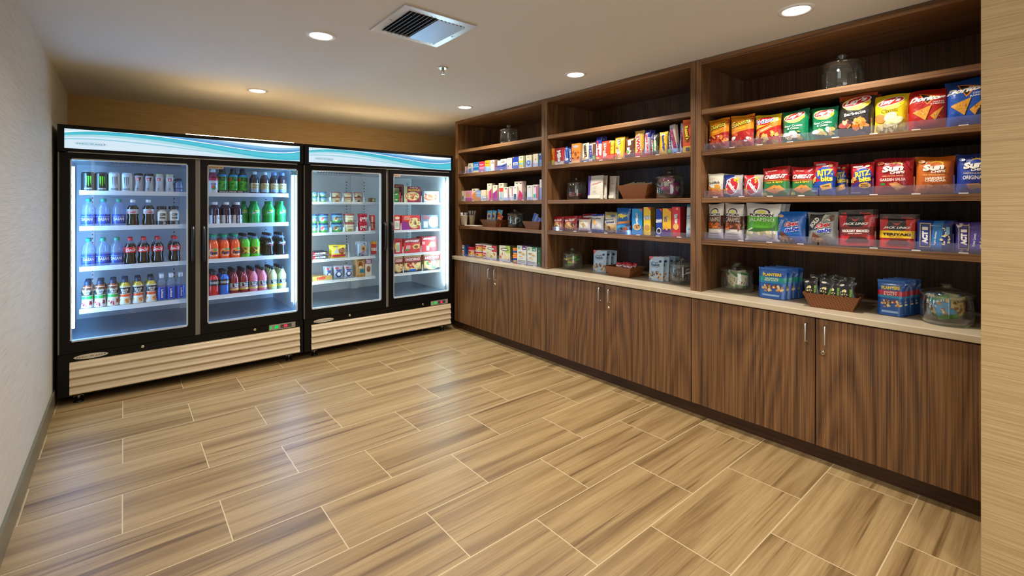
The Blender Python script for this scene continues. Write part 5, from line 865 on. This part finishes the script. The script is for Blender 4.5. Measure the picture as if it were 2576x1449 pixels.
# --- far bay counter: boxed and tubbed food
ZC0 = CT+.0035
def cc(u0, u1, v, nm, cat, key, base, items, desc, rows=2, D=.04, **k): W(0, 3, u0, u1, v, nm, cat, key, 'box', base, items, desc, rows, D=D, zb=ZC0, **k)
cc(1157, 1168, 616, 'cracker_box', 'crackers', 'cracker', 'e0dcd0', [E(.45, .3, .34, .16, 'e0a050'), B(.55, .65, '2c4c98'), B(.85, 1, 'd8a890')], 'small cream box with orange cracker picture', side='2c54a0')
def wtub(u0, u1, vt, z0, key, label, base, lid, items, H=None, xf=2.866, stack=1):
    a, c = onx(u0, vt, xf), onx(u1, vt, xf); Wd = a[1]-c[1]; r = Wd/2/1.02; H = H or (onx((u0+u1)/2, vt, xf)[2]-z0)/stack-.001
    b = MB(); b.lathe([(r*.9, 0), (r*.92, .002), (r*.97, H*.84)], 20, base)
    def f(x, y, l): th = (x-.5)*math.pi*.95; zz = H*(.02+.8*y); q = r*(.925+.05*zz/H)+.0008+.0004*l; return (q*math.sin(th), -q*math.cos(th), zz)
    art(b, f, math.pi*r, H*.8, items, 12, 3, seed=3); m1 = b.mesh(key, 'card')
    b = MB(); b.lathe([(r*.97, H*.845), (r, H*.86), (r, H*.985), (r*.92, H)], 20, lid); m2 = b.mesh('lid', 'matte')
    for s in range(stack):
        o = ob('food_tub', m1, None, (xf+r, (a[1]+c[1])/2, z0+s*(H+.0008)), (0, 0, R(-70))); ob('lid', m2, o); tag(o, label+(['', ', upper of its stack'][s] if stack > 1 and s else (', lower of its stack' if stack > 1 else '')), 'tub', label)
NOOD = [B(.55, 1, 'c82838'), T('Velveeta', .5, .75, .6, .2, 'f4f0ea', 0, .1), B(0, .3, 'e8e0d0'), F(.5, .35, .3, .12, 8, ['e8b848', 'f0c860'], .08)]
wtub(1172, 1188.5, 621, ZC0, 'redtub', 'short red and white microwave tub left of the stacked tubs', 'c82c38', 'c02838', NOOD)
wtub(1189.5, 1208.5, 613.5, ZC0, 'soupa', 'left red soup tub with white lid', 'b8283c', 'e4e4e8', NOOD, stack=2)
wtub(1209.5, 1224, 615, ZC0, 'soupb', 'right red soup tub with white lid', 'b8283c', 'e4e4e8', NOOD, stack=2)
PA = lambda c: [P([(.55, .55), (.55, 1), (1, 1), (1, .55)], c), E(.5, .76, .36, .10, '20241c'), E(.5, .76, .30, .06, 'e8e4d4'), F(.5, .32, .38, .16, 22, ['e8c890', 'c86040', '8c9c40', 'e0d8b0'], .08), B(0, .1, 'c8ccd4')]
cc(1222.5, 1249.5, 617.5, 'pasta_box', 'boxed food', 'pastared', 'e0dcc4', PA('c83c4c'), 'cream pasta box with red corner', side='4c4a38')
cc(1256, 1283.5, 618, 'pasta_box', 'boxed food', 'pastagreen', 'e0dcc4', PA('a8c048'), 'cream pasta box with green corner', side='50583c')
wtub(1284.5, 1300.5, 623.5, ZC0, 'cheesecup', 'orange and blue noodle cup', 'e88420', 'e8902c', [Rc(.2, .8, .2, .8, '1c4ca0'), E(.5, .3, .2, .14, 'e8b040')], stack=2)
TH = lambda c: [E(.18, .86, .1, .07, '7cb870'), Rc(.52, .92, .78, 1, c), Rc(.6, .85, .84, .88, 'f0f0ea'), E(.35, .62, .24, .05, 'a88858'), E(.65, .56, .24, .07, 'e8e0cc'), E(.65, .555, .18, .05, 'c8a060'), E(.4, .4, .26, .08, 'f0ece0'), E(.4, .4, .2, .05, 'c8a878'), Rc(.1, .9, .16, .20, '7c7c74'), Rc(.1, .8, .1, .13, '9c9c94')]
cc(1301, 1325, 618, 'noodle_box', 'boxed food', 'thaipurple', 'd8dcd4', TH('6c3c80'), 'white rice noodle box with purple corner', side='4a2c5c')
cc(1326, 1350.5, 621.5, 'noodle_box', 'boxed food', 'thaigreen', 'd8dcd4', TH('3c8c60'), 'white rice noodle box with green corner', side='1c4c28')
cc(1351.5, 1361, 623, 'noodle_box', 'boxed food', 'darkgreen2', '1c4420', [Rc(.3, .6, .15, .85, '7cb04c'), Rc(.35, .55, .2, .8, '1c4420')], 'slim dark green box touching the bay divider')
# ================= clear acrylic organisers =================
def tray(bay, z, ya, yb, ys, label, hf=.045, x0=2.838):
    t = tag(ob('organizer_tray', None, loc=(x0, (ya+yb)/2, z)), label, 'tray', 'clear acrylic trays on the product shelves'); yo = t.location.y
    b = MB(); b.box(0, .002, ya-yo, yb-yo, 0, hf); b.box(.002, .34, ya-yo, yb-yo, .0, .0022); ob('front_lip', b.mesh('lip', 'acryl'), t)
    for y in ys:
        b = MB(); b.box(.002, .026, y-.001-yo, y+.001-yo, .0022, hf*1.9); ob('divider', b.mesh('div', 'acryl'), t)
    b = MB()
    for k in range(max(1, int((yb-ya)/.16))): yy = ya+.08+k*.16-yo; b.box(-.0012, 0, yy-.016, yy+.016, .001, .006)
    ob('price_channel', b.mesh('clip', 'plast'), t)
def ypx(us): return [float(onx(u, 500, 2.85)[1]) for u in us]
def T2(bay, z, u0, u1, us, label, **k): a, c = ypx((u1, u0)); a = max(a, BAYS[bay][0]+.036); c = min(c, BAYS[bay][1]-(.052 if bay == 0 else .036)); tray(bay, z, a, c, ypx(us), label, **k)
N3 = [(1, 1763, 2030, (1830, 1893, 1961), 'second'), (1, 2031, 2490, (2103, 2192, 2285, 2390), 'second'), (2, 1763, 2060, (1815, 1866, 1916, 1983), 'third'), (2, 2062, 2490, (2131, 2196, 2300, 2400), 'third'), (3, 1763, 2058, (1815, 1868, 1943, 2023), 'fourth'), (3, 2062, 2490, (2108, 2202, 2301, 2398), 'fourth')]
for k, (s, u0, u1, us, nm) in enumerate(N3): T2(2, SHZ[s]+.0003, u0, u1, us, f'clear acrylic tray, {["left", "right"][k % 2]} half of the {nm} shelf, near bay')
T2(1, SHZ[1]+.0003, 1380, 1535, (1419, 1460, 1495), 'clear acrylic tray in front of the left candy bars, middle bay', hf=.036)
T2(1, SHZ[1]+.0003, 1536, 1738, (1569, 1594, 1618, 1654, 1678), 'clear acrylic tray in front of the right candy bars, middle bay', hf=.036)
T2(1, SHZ[3]+.0003, 1392, 1548, (1413.5, 1448, 1481, 1513.5), 'clear acrylic tray holding the cookie bags, middle bay', hf=.034)
T2(1, SHZ[3]+.0003, 1549, 1739, (1582, 1616, 1643, 1666, 1689), 'clear acrylic tray holding the cookie boxes, middle bay', hf=.034)
T2(0, SHZ[1]+.0003, 1160, 1363, (1189, 1219, 1248, 1275, 1305, 1339), 'clear acrylic tray of small medicine packs, far bay', hf=.032)
T2(0, SHZ[2]+.0003, 1156, 1363, (1187, 1225, 1253, 1281, 1318), 'clear acrylic tray of toiletry packs, far bay', hf=.032)
T2(0, CT+.0003, 1157, 1362, (1189, 1222, 1253, 1284, 1325), 'clear acrylic tray of boxed meals on the far countertop', hf=.03)
# ================= glass jars =================
def jar(x, y, z, r, h, label, kind='round'):
    z += .0008; t = ob('glass_jar', None, None, (x, y, z)); tag(t, label, 'jar')
    b = MB(); hb = h*.70
    b.lathe([(.0, .004), (r*.86, .004), (r*.96, .014), (r, hb*.25), (r, hb*.7), (r*.95, hb*.92), (r*.93, hb)], 36, capb=False, capt=False)
    b.lathe([(r*.80, 0), (r*.88, .001), (r*.965, .012), (r*.99, .02)], 36, capb=True, capt=False)
    ob('jar_body', b.mesh('jar_body', 'glass'), t)
    b = MB(); b.lathe([(r*.9, hb-.012), (r*.98, hb+.001), (r*1.04, hb+.006), (r*1.02, hb+.014), (r*.7, hb+.026), (r*.25, hb+.036), (r*.2, hb+.04)], 36, capb=False, capt=False)
    b.lathe([(r*.16, hb+.037), (r*.17, hb+.046), (r*.27, hb+.055), (r*.27, h-.008), (r*.2, h), (0, h)], 20, capb=False, capt=False)
    ob('lid', b.mesh('jar_lid', 'glass'), t); return t
def fill(x, y, z, r, hmax, n, size, protos, label, grp, nm, cat, seed=1, kind='bar', flat=False, up=False):
    rn = random.Random(seed); placed = []
    for k in range(n):
        key, base, items = protos[k % len(protos)]; w_, h_, d_ = size; lay = (k/n)*(hmax-w_*.5)
        for tr in range(40):
            a, q = rn.uniform(0, 6.28), rn.uniform(0, max(.001, r-.52*max(w_, h_)))**1.0; p = (x+q*math.cos(a), y+q*math.sin(a))
            if all((p[0]-c[0])**2+(p[1]-c[1])**2+(lay-c[2])**2*3 > (max(w_, h_)*.38)**2 for c in placed): break
        rz_ = R(rn.uniform(-150, -30))
        if up: a = -2.2+2*math.pi*k/n; q = .56*r; p = (x+q*math.cos(a), y+q*math.sin(a)); lay = .035*(k//7); rz_ = a+math.pi/2+rn.uniform(-.3, .3)
        placed.append((p[0], p[1], lay))
        me = packmesh(key, kind, w_, h_, d_, base, items, seed=k % 5)
        o = ob(nm, me, None, (0, 0, 0)); rx = R(rn.uniform(-80, -45)) if not flat else R(-80)
        if up: rx = R(rn.uniform(-4, 12))
        mt = Matrix.Translation((p[0], p[1], z+.012+lay+d_)) @ Euler((rx, R(rn.uniform(-25, 25)), rz_)).to_matrix().to_4x4() @ Matrix.Translation((0, 0, -h_/2))
        mt = Matrix.Translation((0, 0, h_*(.47 if up else .30))) @ mt; o.matrix_world = mt
        tag(o, label, cat, grp)
def P3(u, v, z): q = onz(u, v, z); return q
jar(3.02, 3.68, SHZ[0], .094, .215, 'empty round glass jar with lid on the top shelf, far bay')
jar(3.02, .805, SHZ[0], .096, .215, 'empty wide glass jar with lid on the top shelf, near bay')
y = onx(1450, 500, 3.02)[1]; jar(3.02, y, SHZ[2], .086, .195, 'glass jar with a few red lollies, left end of third shelf')
fill(3.02, y, SHZ[2], .08, .03, 7, (.034, .05, .016), [('lolred', 'd03820', [T('POP', .5, .5, .7, .3, 'f8f0e8')])], 'red wrapped lollipop lying at the bottom of a jar', 'red wrapped lollipops in the third shelf jar', 'wrapped_candy', 'candy', 3)
y = onx(1685, 500, 2.99)[1]; jar(2.99, y, SHZ[2], .098, .205, 'big glass jar full of magenta candy packs on the third shelf')
fill(2.99, y, SHZ[2], .092, .10, 14, (.05, .09, .016), [('fruitchew', 'a01c78', [E(.5, .5, .3, .2, 'e8e8e0'), F(.5, .5, .4, .4, 12, ['e8b020', '60b040', 'e84838', 'f4f0e8'], .12), T('fruit', .5, .5, .8, .16, 'f4f0f4', 70)])], 'magenta fruit candy pack in the big third shelf jar', 'magenta candy packs in the big jar', 'candy_pack', 'candy', 5, up=True)
y = onx(1296, 500, 2.98)[1]; jar(2.98, y, SHZ[3], .078, .175, 'glass jar of silver and teal wrapped mints, far bay')
fill(2.98, y, SHZ[3], .072, .085, 14, (.034, .04, .014), [('mint', 'a8b8b8', [B(.3, .7, '2c6c70')]), ('mintb', 'c8d0d0', [B(.4, .6, '1c2c30')])], 'small silver and teal wrapped mint in the far bay jar', 'silver wrapped mints in the jar', 'wrapped_mint', 'candy', 7)
q = P3(1438.7, 678, CT); jar(q[0]+.06, q[1]+.05, CT, .09, .175, 'glass jar of green and orange packets on the middle countertop')
fill(q[0]+.06, q[1]+.05, CT, .084,   .085, 11, (.045, .07, .016), [('candg', '5cb038', [E(.5, .5, .3, .2, 'd8e860'), T('apple', .5, .5, .7, .18, 'f4f8e8', 60)]), ('cando', 'e88430', [E(.5, .5, .3, .2, 'f4d890')]), ('candg2', '2c8c50', [B(.4, .6, 'a8d8a0')]), ('candy2', 'e0d038', [E(.5, .5, .3, .25, 'e87830')])], 'green, yellow or orange candy packet in the middle countertop jar', 'green and orange candy packets in a jar', 'candy_packet', 'candy', 11)
q = P3(1722, 717, CT); jar(q[0]+.055, q[1]+.05, CT, .083, .18, 'glass jar of striped sticks beside the bay divider, middle countertop')
fill(q[0]+.055, q[1]+.05, CT, .078, .06, 9, (.022, .085, .014), [('stickw', 'd8d8dc', [B(.0, .5, '4a2c24')]), ('stickb', '5a3028', [F(.5, .5, .4, .45, 14, ['f0d8c8'], .12)])], 'brown and white candy stick in the middle countertop jar', 'candy sticks in the jar by the divider', 'candy_stick', 'candy', 13)
NUT = [F(.5, .5, .4, .3, 16, ['d8a868', 'c08848', 'e8c898', '8c4c28'], .09), B(0, .16, '2c8038'), B(.86, 1, '2c8038'), T('NUT', .5, .8, .6, .1, 'f0e8c0')]
q = P3(1869, 737, CT); jar(q[0]+.05, q[1]+.06, CT, .096, .18, 'glass jar of green nut packets at the left of the near countertop')
fill(q[0]+.05, q[1]+.06, CT, .09, .085, 6, (.07, .10, .018), [('nutpack', 'e0d8b8', NUT)], 'green and cream nut packet in the left countertop jar', 'nut packets in the left jar', 'nut_packet', 'snack', 17, 'bag', up=True)
q = P3(2415, 824, CT); jar(q[0]+.055, q[1]+.05, CT, .094, .185, 'large glass jar of nut packets beside the near wall')
fill(q[0]+.055, q[1]+.05, CT, .088, .075, 6, (.078, .105, .02), [('almpack', 'e8dca8', [F(.5, .5, .4, .3, 18, ['a86438', '8c4c28', 'c07c48'], .085), T('TRAIL', .5, .84, .8, .1, '3c2c18'), P([(0, 0), (0, .2), (.5, .1), (1, .2), (1, 0)], '3c8c38'), E(.4, .12, .12, .07, '2c2c1c')]), ('almblue', '3c90c8', NUT)], 'almond snack packet in the jar beside the near wall', 'almond packets in the near jar', 'nut_packet', 'snack', 19, 'bag', up=True)
# ================= woven baskets =================
def basket(x, y, z, L, D, H, label, flare=.03, rz=0):
    "x,y is the centre of the base; L runs along the shelf"
    b = MB(); t = .004
    o_ = [(-D/2, -L/2), (D/2, -L/2), (D/2, L/2), (-D/2, L/2)]; T_ = [(-D/2-flare*.7, -L/2-flare), (D/2+flare*.7, -L/2-flare), (D/2+flare*.7, L/2+flare), (-D/2-flare*.7, L/2+flare)]
    I_ = [(a+(t if a < 0 else -t), c+(t if c < 0 else -t)) for a, c in T_]; J_ = [(a+(t if a < 0 else -t), c+(t if c < 0 else -t)) for a, c in o_]
    for k in range(4):
        n = (k+1) % 4
        b.face([(*o_[k], 0), (*o_[n], 0), (*T_[n], H), (*T_[k], H)]); b.face([(*I_[k], H), (*I_[n], H), (*J_[n], t), (*J_[k], t)]); b.face([(*T_[k], H), (*T_[n], H), (*I_[n], H), (*I_[k], H)])
    b.face([(*p, 0) for p in o_[::-1]]); b.face([(*p, t) for p in J_])
    return tag(ob('woven_basket', b.mesh('woven_basket', 'basket'), None, (x, y, z), (0, 0, rz)), label, 'basket')
def inb(bx_, by, bz, L, D, H, items, rise=.5, seed=2):
    pass
# near countertop basket of black pistachio packets
a, c = onz(2038, 771.6, CT), onz(2144, 785.6, CT); Lb = float(np.hypot(*(a-c)[:2])); rz = math.atan2(a[0]-c[0], a[1]-c[1]) * -1
mx, my = (a[0]+c[0])/2, (a[1]+c[1])/2; Db = .13; bx0, by0 = mx+Db/2*math.cos(rz), my+Db/2*math.sin(rz)
basket(bx0, by0, CT+.0003, Lb, Db, .078, 'brown woven basket of black pistachio packets on the near countertop', .032, rz)
PIS = [E(.5, .32, .30, .20, '141414'), F(.35, .35, .22, .25, 18, ['d8c890', 'c0b070', 'b0a860', 'e8dcb0'], .07), T('PISTACHIOS', .78, .42, .5, .10, '8cc83c', 80), E(.3, .84, .16, .05, 'e8e0d0')]
rn = random.Random(4); TH_ = ['first', 'second', 'third', 'fourth', 'fifth', 'sixth', 'seventh', 'eighth', 'ninth']
for k in range(13):
    row = k // 7; i = k % 7; yy = by0+(Lb*.5)-(i+.5)*Lb/7+(.01 if row else 0); xx = bx0-.052+row*.062+(i % 2)*.031
    me = packmesh('pista', 'bag', .076, .105, .022, '16161a', PIS, seed=3)
    tag(ob('pistachio_packet', me, None, (xx, yy, CT+.048+row*.012), (R(-8+rn.uniform(-3, 3)), R(rn.uniform(-14, 14)), R(-90+rn.uniform(-8, 8)))), f'black pistachio packet, {TH_[i]} from the left in the {["front", "back"][row]} row of the basket', 'snack', 'black pistachio packets in the basket')
# nut pouches
def nutp(ul, ur, vt, vb, key, items, desc, rows, gx=.05, gy=-.012, D=.045, base='1c58a8', nm='nut_pouch', cat='nuts', turn=0):
    g = onz((ul+ur)/2, vb, CT); xf = g[0]; aa, cc_ = onx(ul, vt, xf), onx(ur, vt, xf); Wd = aa[1]-cc_[1]; H = onx((ul+ur)/2, vt, xf)[2]-CT
    for j in range(rows):
        l = desc+['', ', second in its row', ', third in its row', ', last in its row'][j]
        pack(nm, key, 'pouch', Wd, H, D, base, items, (xf+D/2+j*gx, g[1]+j*gy, CT+.0004+D/2*.0524), R(-90+turn+(0, -4, 3, -6)[j]), l, cat, desc+' row', seed=5, lean=R(-3))
PL = lambda c, c2, t1, t2: [B(.56, .70, c), T('PLANTERS', .5, .78, .68, .10, 'f4d428', 3, 0, .05), T(t1, .5, .655, .5, .05, 'f0f4f0', 2), T(t2, .5, .595, .5, .05, 'f0f4f0', 2), B(.50, .56, c2), F(.55, .34, .36, .11, 30, ['d8a860', 'c08840', 'e8d090', '7a4420', 'b04030'], .06), Rc(.2, .8, .08, .14, '8cb0d8'), B(.94, 1, '2c68b8')]
nutp(1903, 1974, 676, 752, 'plant1', PL('1c9488', '1c7cb0', 'TROPICAL', 'FRUIT & NUT'), 'blue and teal tropical nut pouch', 4)
nutp(2203, 2273, 707, 795, 'plant2', PL('c82840', '2890b8', 'SWEET', '& SALTY'), 'blue and red sweet and salty nut pouch', 4)
HB = lambda: [P([(0, .8), (0, 1), (.3, 1)], 'c84c34'), T('naturally', .45, .76, .5, .06, '3c4c68'), T('habit', .5, .67, .6, .13, '38445c', 0, 0, .03), T('snack mix', .45, .57, .5, .04, 'a86858'), E(.8, .82, .09, .05, '24406c'), F(.5, .22, .42, .18, 34, ['e0b060', '7c4c30', 'd8c8a8', '4a2c24', 'c89050'], .07)]
nutp(1487.5, 1521, 631, 685, 'habit1', HB(), 'pale blue granola pouch left of the basket', 3, .045, -.015, .04, 'a8c0d4', 'granola_pouch', 'snack')
nutp(1628, 1664.5, 647, 707, 'habit2', HB(), 'pale blue granola pouch right of the basket', 4, .045, -.018, .04, 'a8c0d4', 'granola_pouch', 'snack')
# middle countertop basket of small bars
g = onz(1582, 699.6, CT); g2 = onz(1527, 693, CT); Lb = g2[1]-g[1]
basket(g[0]+.075, (g[1]+g2[1])/2, CT+.0003, Lb, .15, .075, 'brown woven basket of small red wrapped bars on the middle countertop', .03)
for k in range(9):
    me = packmesh('barred', 'bar', .036, .075, .02, 'b02838', [B(.3, .7, 'e8d8d0'), B(.44, .56, '7c1c30')], seed=2)
    tag(ob('snack_bar', me, None, (g[0]+.05+.05*(k % 2), g[1]+.02+k*(Lb-.04)/9, CT+.030), (R(-20+6*(k % 3)), R((-12, 8, 15)[k % 3]), R(-90+(10, -14, 5)[k % 3]))), f'small red and cream wrapped bar, {TH_[k]} from the right in the middle countertop basket', 'snack bar', 'red wrapped bars in the basket')
# middle bay third shelf basket with flat packets
a, c = onx(1569, 499.5, 2.93), onx(1622, 499.5, 2.93); Lb = a[1]-c[1]
basket(3.0, (a[1]+c[1])/2, SHZ[2]+.0003, Lb, .14, .105, 'brown woven basket of tan packets on the third shelf', .045)
for k in range(8):
    me = packmesh('tanpk', 'bar', .10, .09, .018, 'b89c68', [B(.3, .55, '8c7444'), E(.4, .42, .25, .1, '50708c'), B(.85, 1, 'd0b888')], seed=4)
    tag(ob('tea_packet', me, None, (2.965+.03*(k % 3), (a[1]+c[1])/2+(.06-.017*k), SHZ[2]+.034), (R(-10-4*(k % 3)), R((-14, 10, 4, -6)[k % 4]), R(-90+(12, -10, 20)[k % 3]))), f'tan packet, {TH_[k]} from the left in the third shelf basket', 'packet', 'tan packets in the basket')
# far bay: baskets, cups, detergent
a, c = onz(1213.5, 571.3, SHZ[3]), onz(1255, 571.3, SHZ[3]); Lb = float(a[1]-c[1])
ba = (2.915, float(onx(1234, 560, 2.86)[1])); bb = (2.915, float(onx(1330, 560, 2.86)[1])-.06)
basket(ba[0], ba[1], SHZ[3]+.0003, .20, .13, .072, 'brown woven basket of laundry pouches, far bay', .035)
basket(bb[0], bb[1], SHZ[3]+.0003, .17, .13, .072, 'dark woven basket of blue packs beside the bay divider, far bay', .03)
TD = [E(.5, .62, .36, .22, 'f4c828'), E(.5, .62, .28, .16, 'e87820'), T('Tide', .5, .62, .6, .2, '24349c', 8, .1, .08), P([(0, 0), (0, .45), (.4, .2), (.4, 0)], 'd8502c'), Rc(.62, .8, 0, .35, 'e8e8ee'), Rc(.64, .78, .22, .4, 'c83030')]
for k, (dy, dx, w_, h_, tl, key, bs, it, d) in enumerate(((.075, .0, .085, .155, -4, 'tide1', '6cb4dc', TD, 'left light blue stain pen card in the far basket'), (.025, .012, .07, .155, 2, 'tide2', '6cb4dc', TD, 'middle light blue stain pen card in the far basket'),
   (-.02, .04, .085, .165, 6, 'tide3', '6cb4dc', TD, 'right light blue stain pen card in the far basket'), (-.075, .0, .08, .115, 14, 'tide4', 'd85020', [E(.5, .5, .36, .28, 'f4c828'), E(.5, .5, .28, .2, 'e87820'), T('Tide', .5, .5, .6, .24, '24349c', 8, .1, .08)], 'orange laundry pouch in the far basket'))):
    pack('laundry_pack', key, 'bar', w_, h_, .014, bs, it, (ba[0]-.02+dx, ba[1]+dy, SHZ[3]+.012), R(-90), d, 'laundry', None, tilt=R(tl), lean=R(-8))
for k, (dy, h_, tl) in enumerate(((.05, .135, 16), (.0, .10, 20), (-.04, .10, 28))):
    pack('laundry_pack', 'pods%d' % k, 'bar', .06, h_, .016, '8c94a8', [P([(0, .2), (0, .9), (.7, 1), (.5, .3)], '3058c0'), F(.3, .3, .2, .15, 4, ['e8c830', 'e04860'], .12)], (bb[0]-.02, bb[1]+dy, SHZ[3]+.012), R(-90), ['left', 'middle', 'right'][k]+' blue and grey pack in the basket by the divider', 'laundry', None, tilt=R(tl), lean=R(-8))
for k, (u, rim, bs, nu, kind) in enumerate(((1167.5, .041, 'd9cfbd', 7, 'spoon'), (1187.5, .037, 'c4b494', 9, 'knife'))):
    g = onx(u, 560, 2.861+.09*k); r = rim; b = MB(); b.lathe([(r*.72, 0), (r, .10), (r*1.06, .101), (r*1.06, .105), (r*.98, .105), (r*.70, .003), (0, .003)], 24, bs, capt=False)
    art(b, lambda x, y, l: ((r*(.72+.28*(.3+.4*y))+.0006*l)*math.sin((x-.5)*1.4), -(r*(.72+.28*(.3+.4*y))+.0006*l)*math.cos((x-.5)*1.4), .10*(.3+.4*y)), .06, .03, [T('FOOD', .5, .7, .6, .16, 'b0a898'), T('HANDCRAFTED', .5, .4, .8, .12, 'b0a898')], 6, 2)
    cx, cyy = g[0], g[1]; cup = tag(ob('paper_cup', b.mesh('paper_cup', 'card'), None, (cx, cyy, SHZ[3]+.0065), (0, 0, R(-100))), ['white paper cup of plastic utensils, leftmost on the fourth shelf', 'tan paper cup of plastic knives, second on the fourth shelf'][k], 'cup')
    for j in range(nu):
        a_ = 2*math.pi*j/nu; b = MB(); L_ = .125+.02*k
        b.box(-.003, .003, -.0008, .0008, 0, L_); b.box(-.0055, .0055, -.0009, .0009, L_*.86, L_+.006)
        tag(ob('plastic_'+kind, b.mesh('utensil', 'plast'), None, (cx+.014*math.cos(a_), cyy+.014*math.sin(a_), SHZ[3]+.011), (R(9)*math.sin(a_)*-1, R(9)*math.cos(a_), R(-90+7*j) if False else 0)), f'white plastic {kind} standing in the {["white", "tan"][k]} paper cup', 'utensil', f'plastic utensils in the {["white", "tan"][k]} cup')
g = onx(1185, 569, 2.86); b = MB(); b.box(-.06, .06, -.14, .12, 0, .003, 'e8dcc8'); b.box(-.055, .06, -.14, .11, .003, .0055, 'e0d2bc')
tag(ob('paper_napkin_stack', b.mesh('napkins', 'paper'), None, (2.91, float(g[1]), SHZ[3]+.0004)), 'short stack of beige paper napkins under the two paper cups', 'napkins')
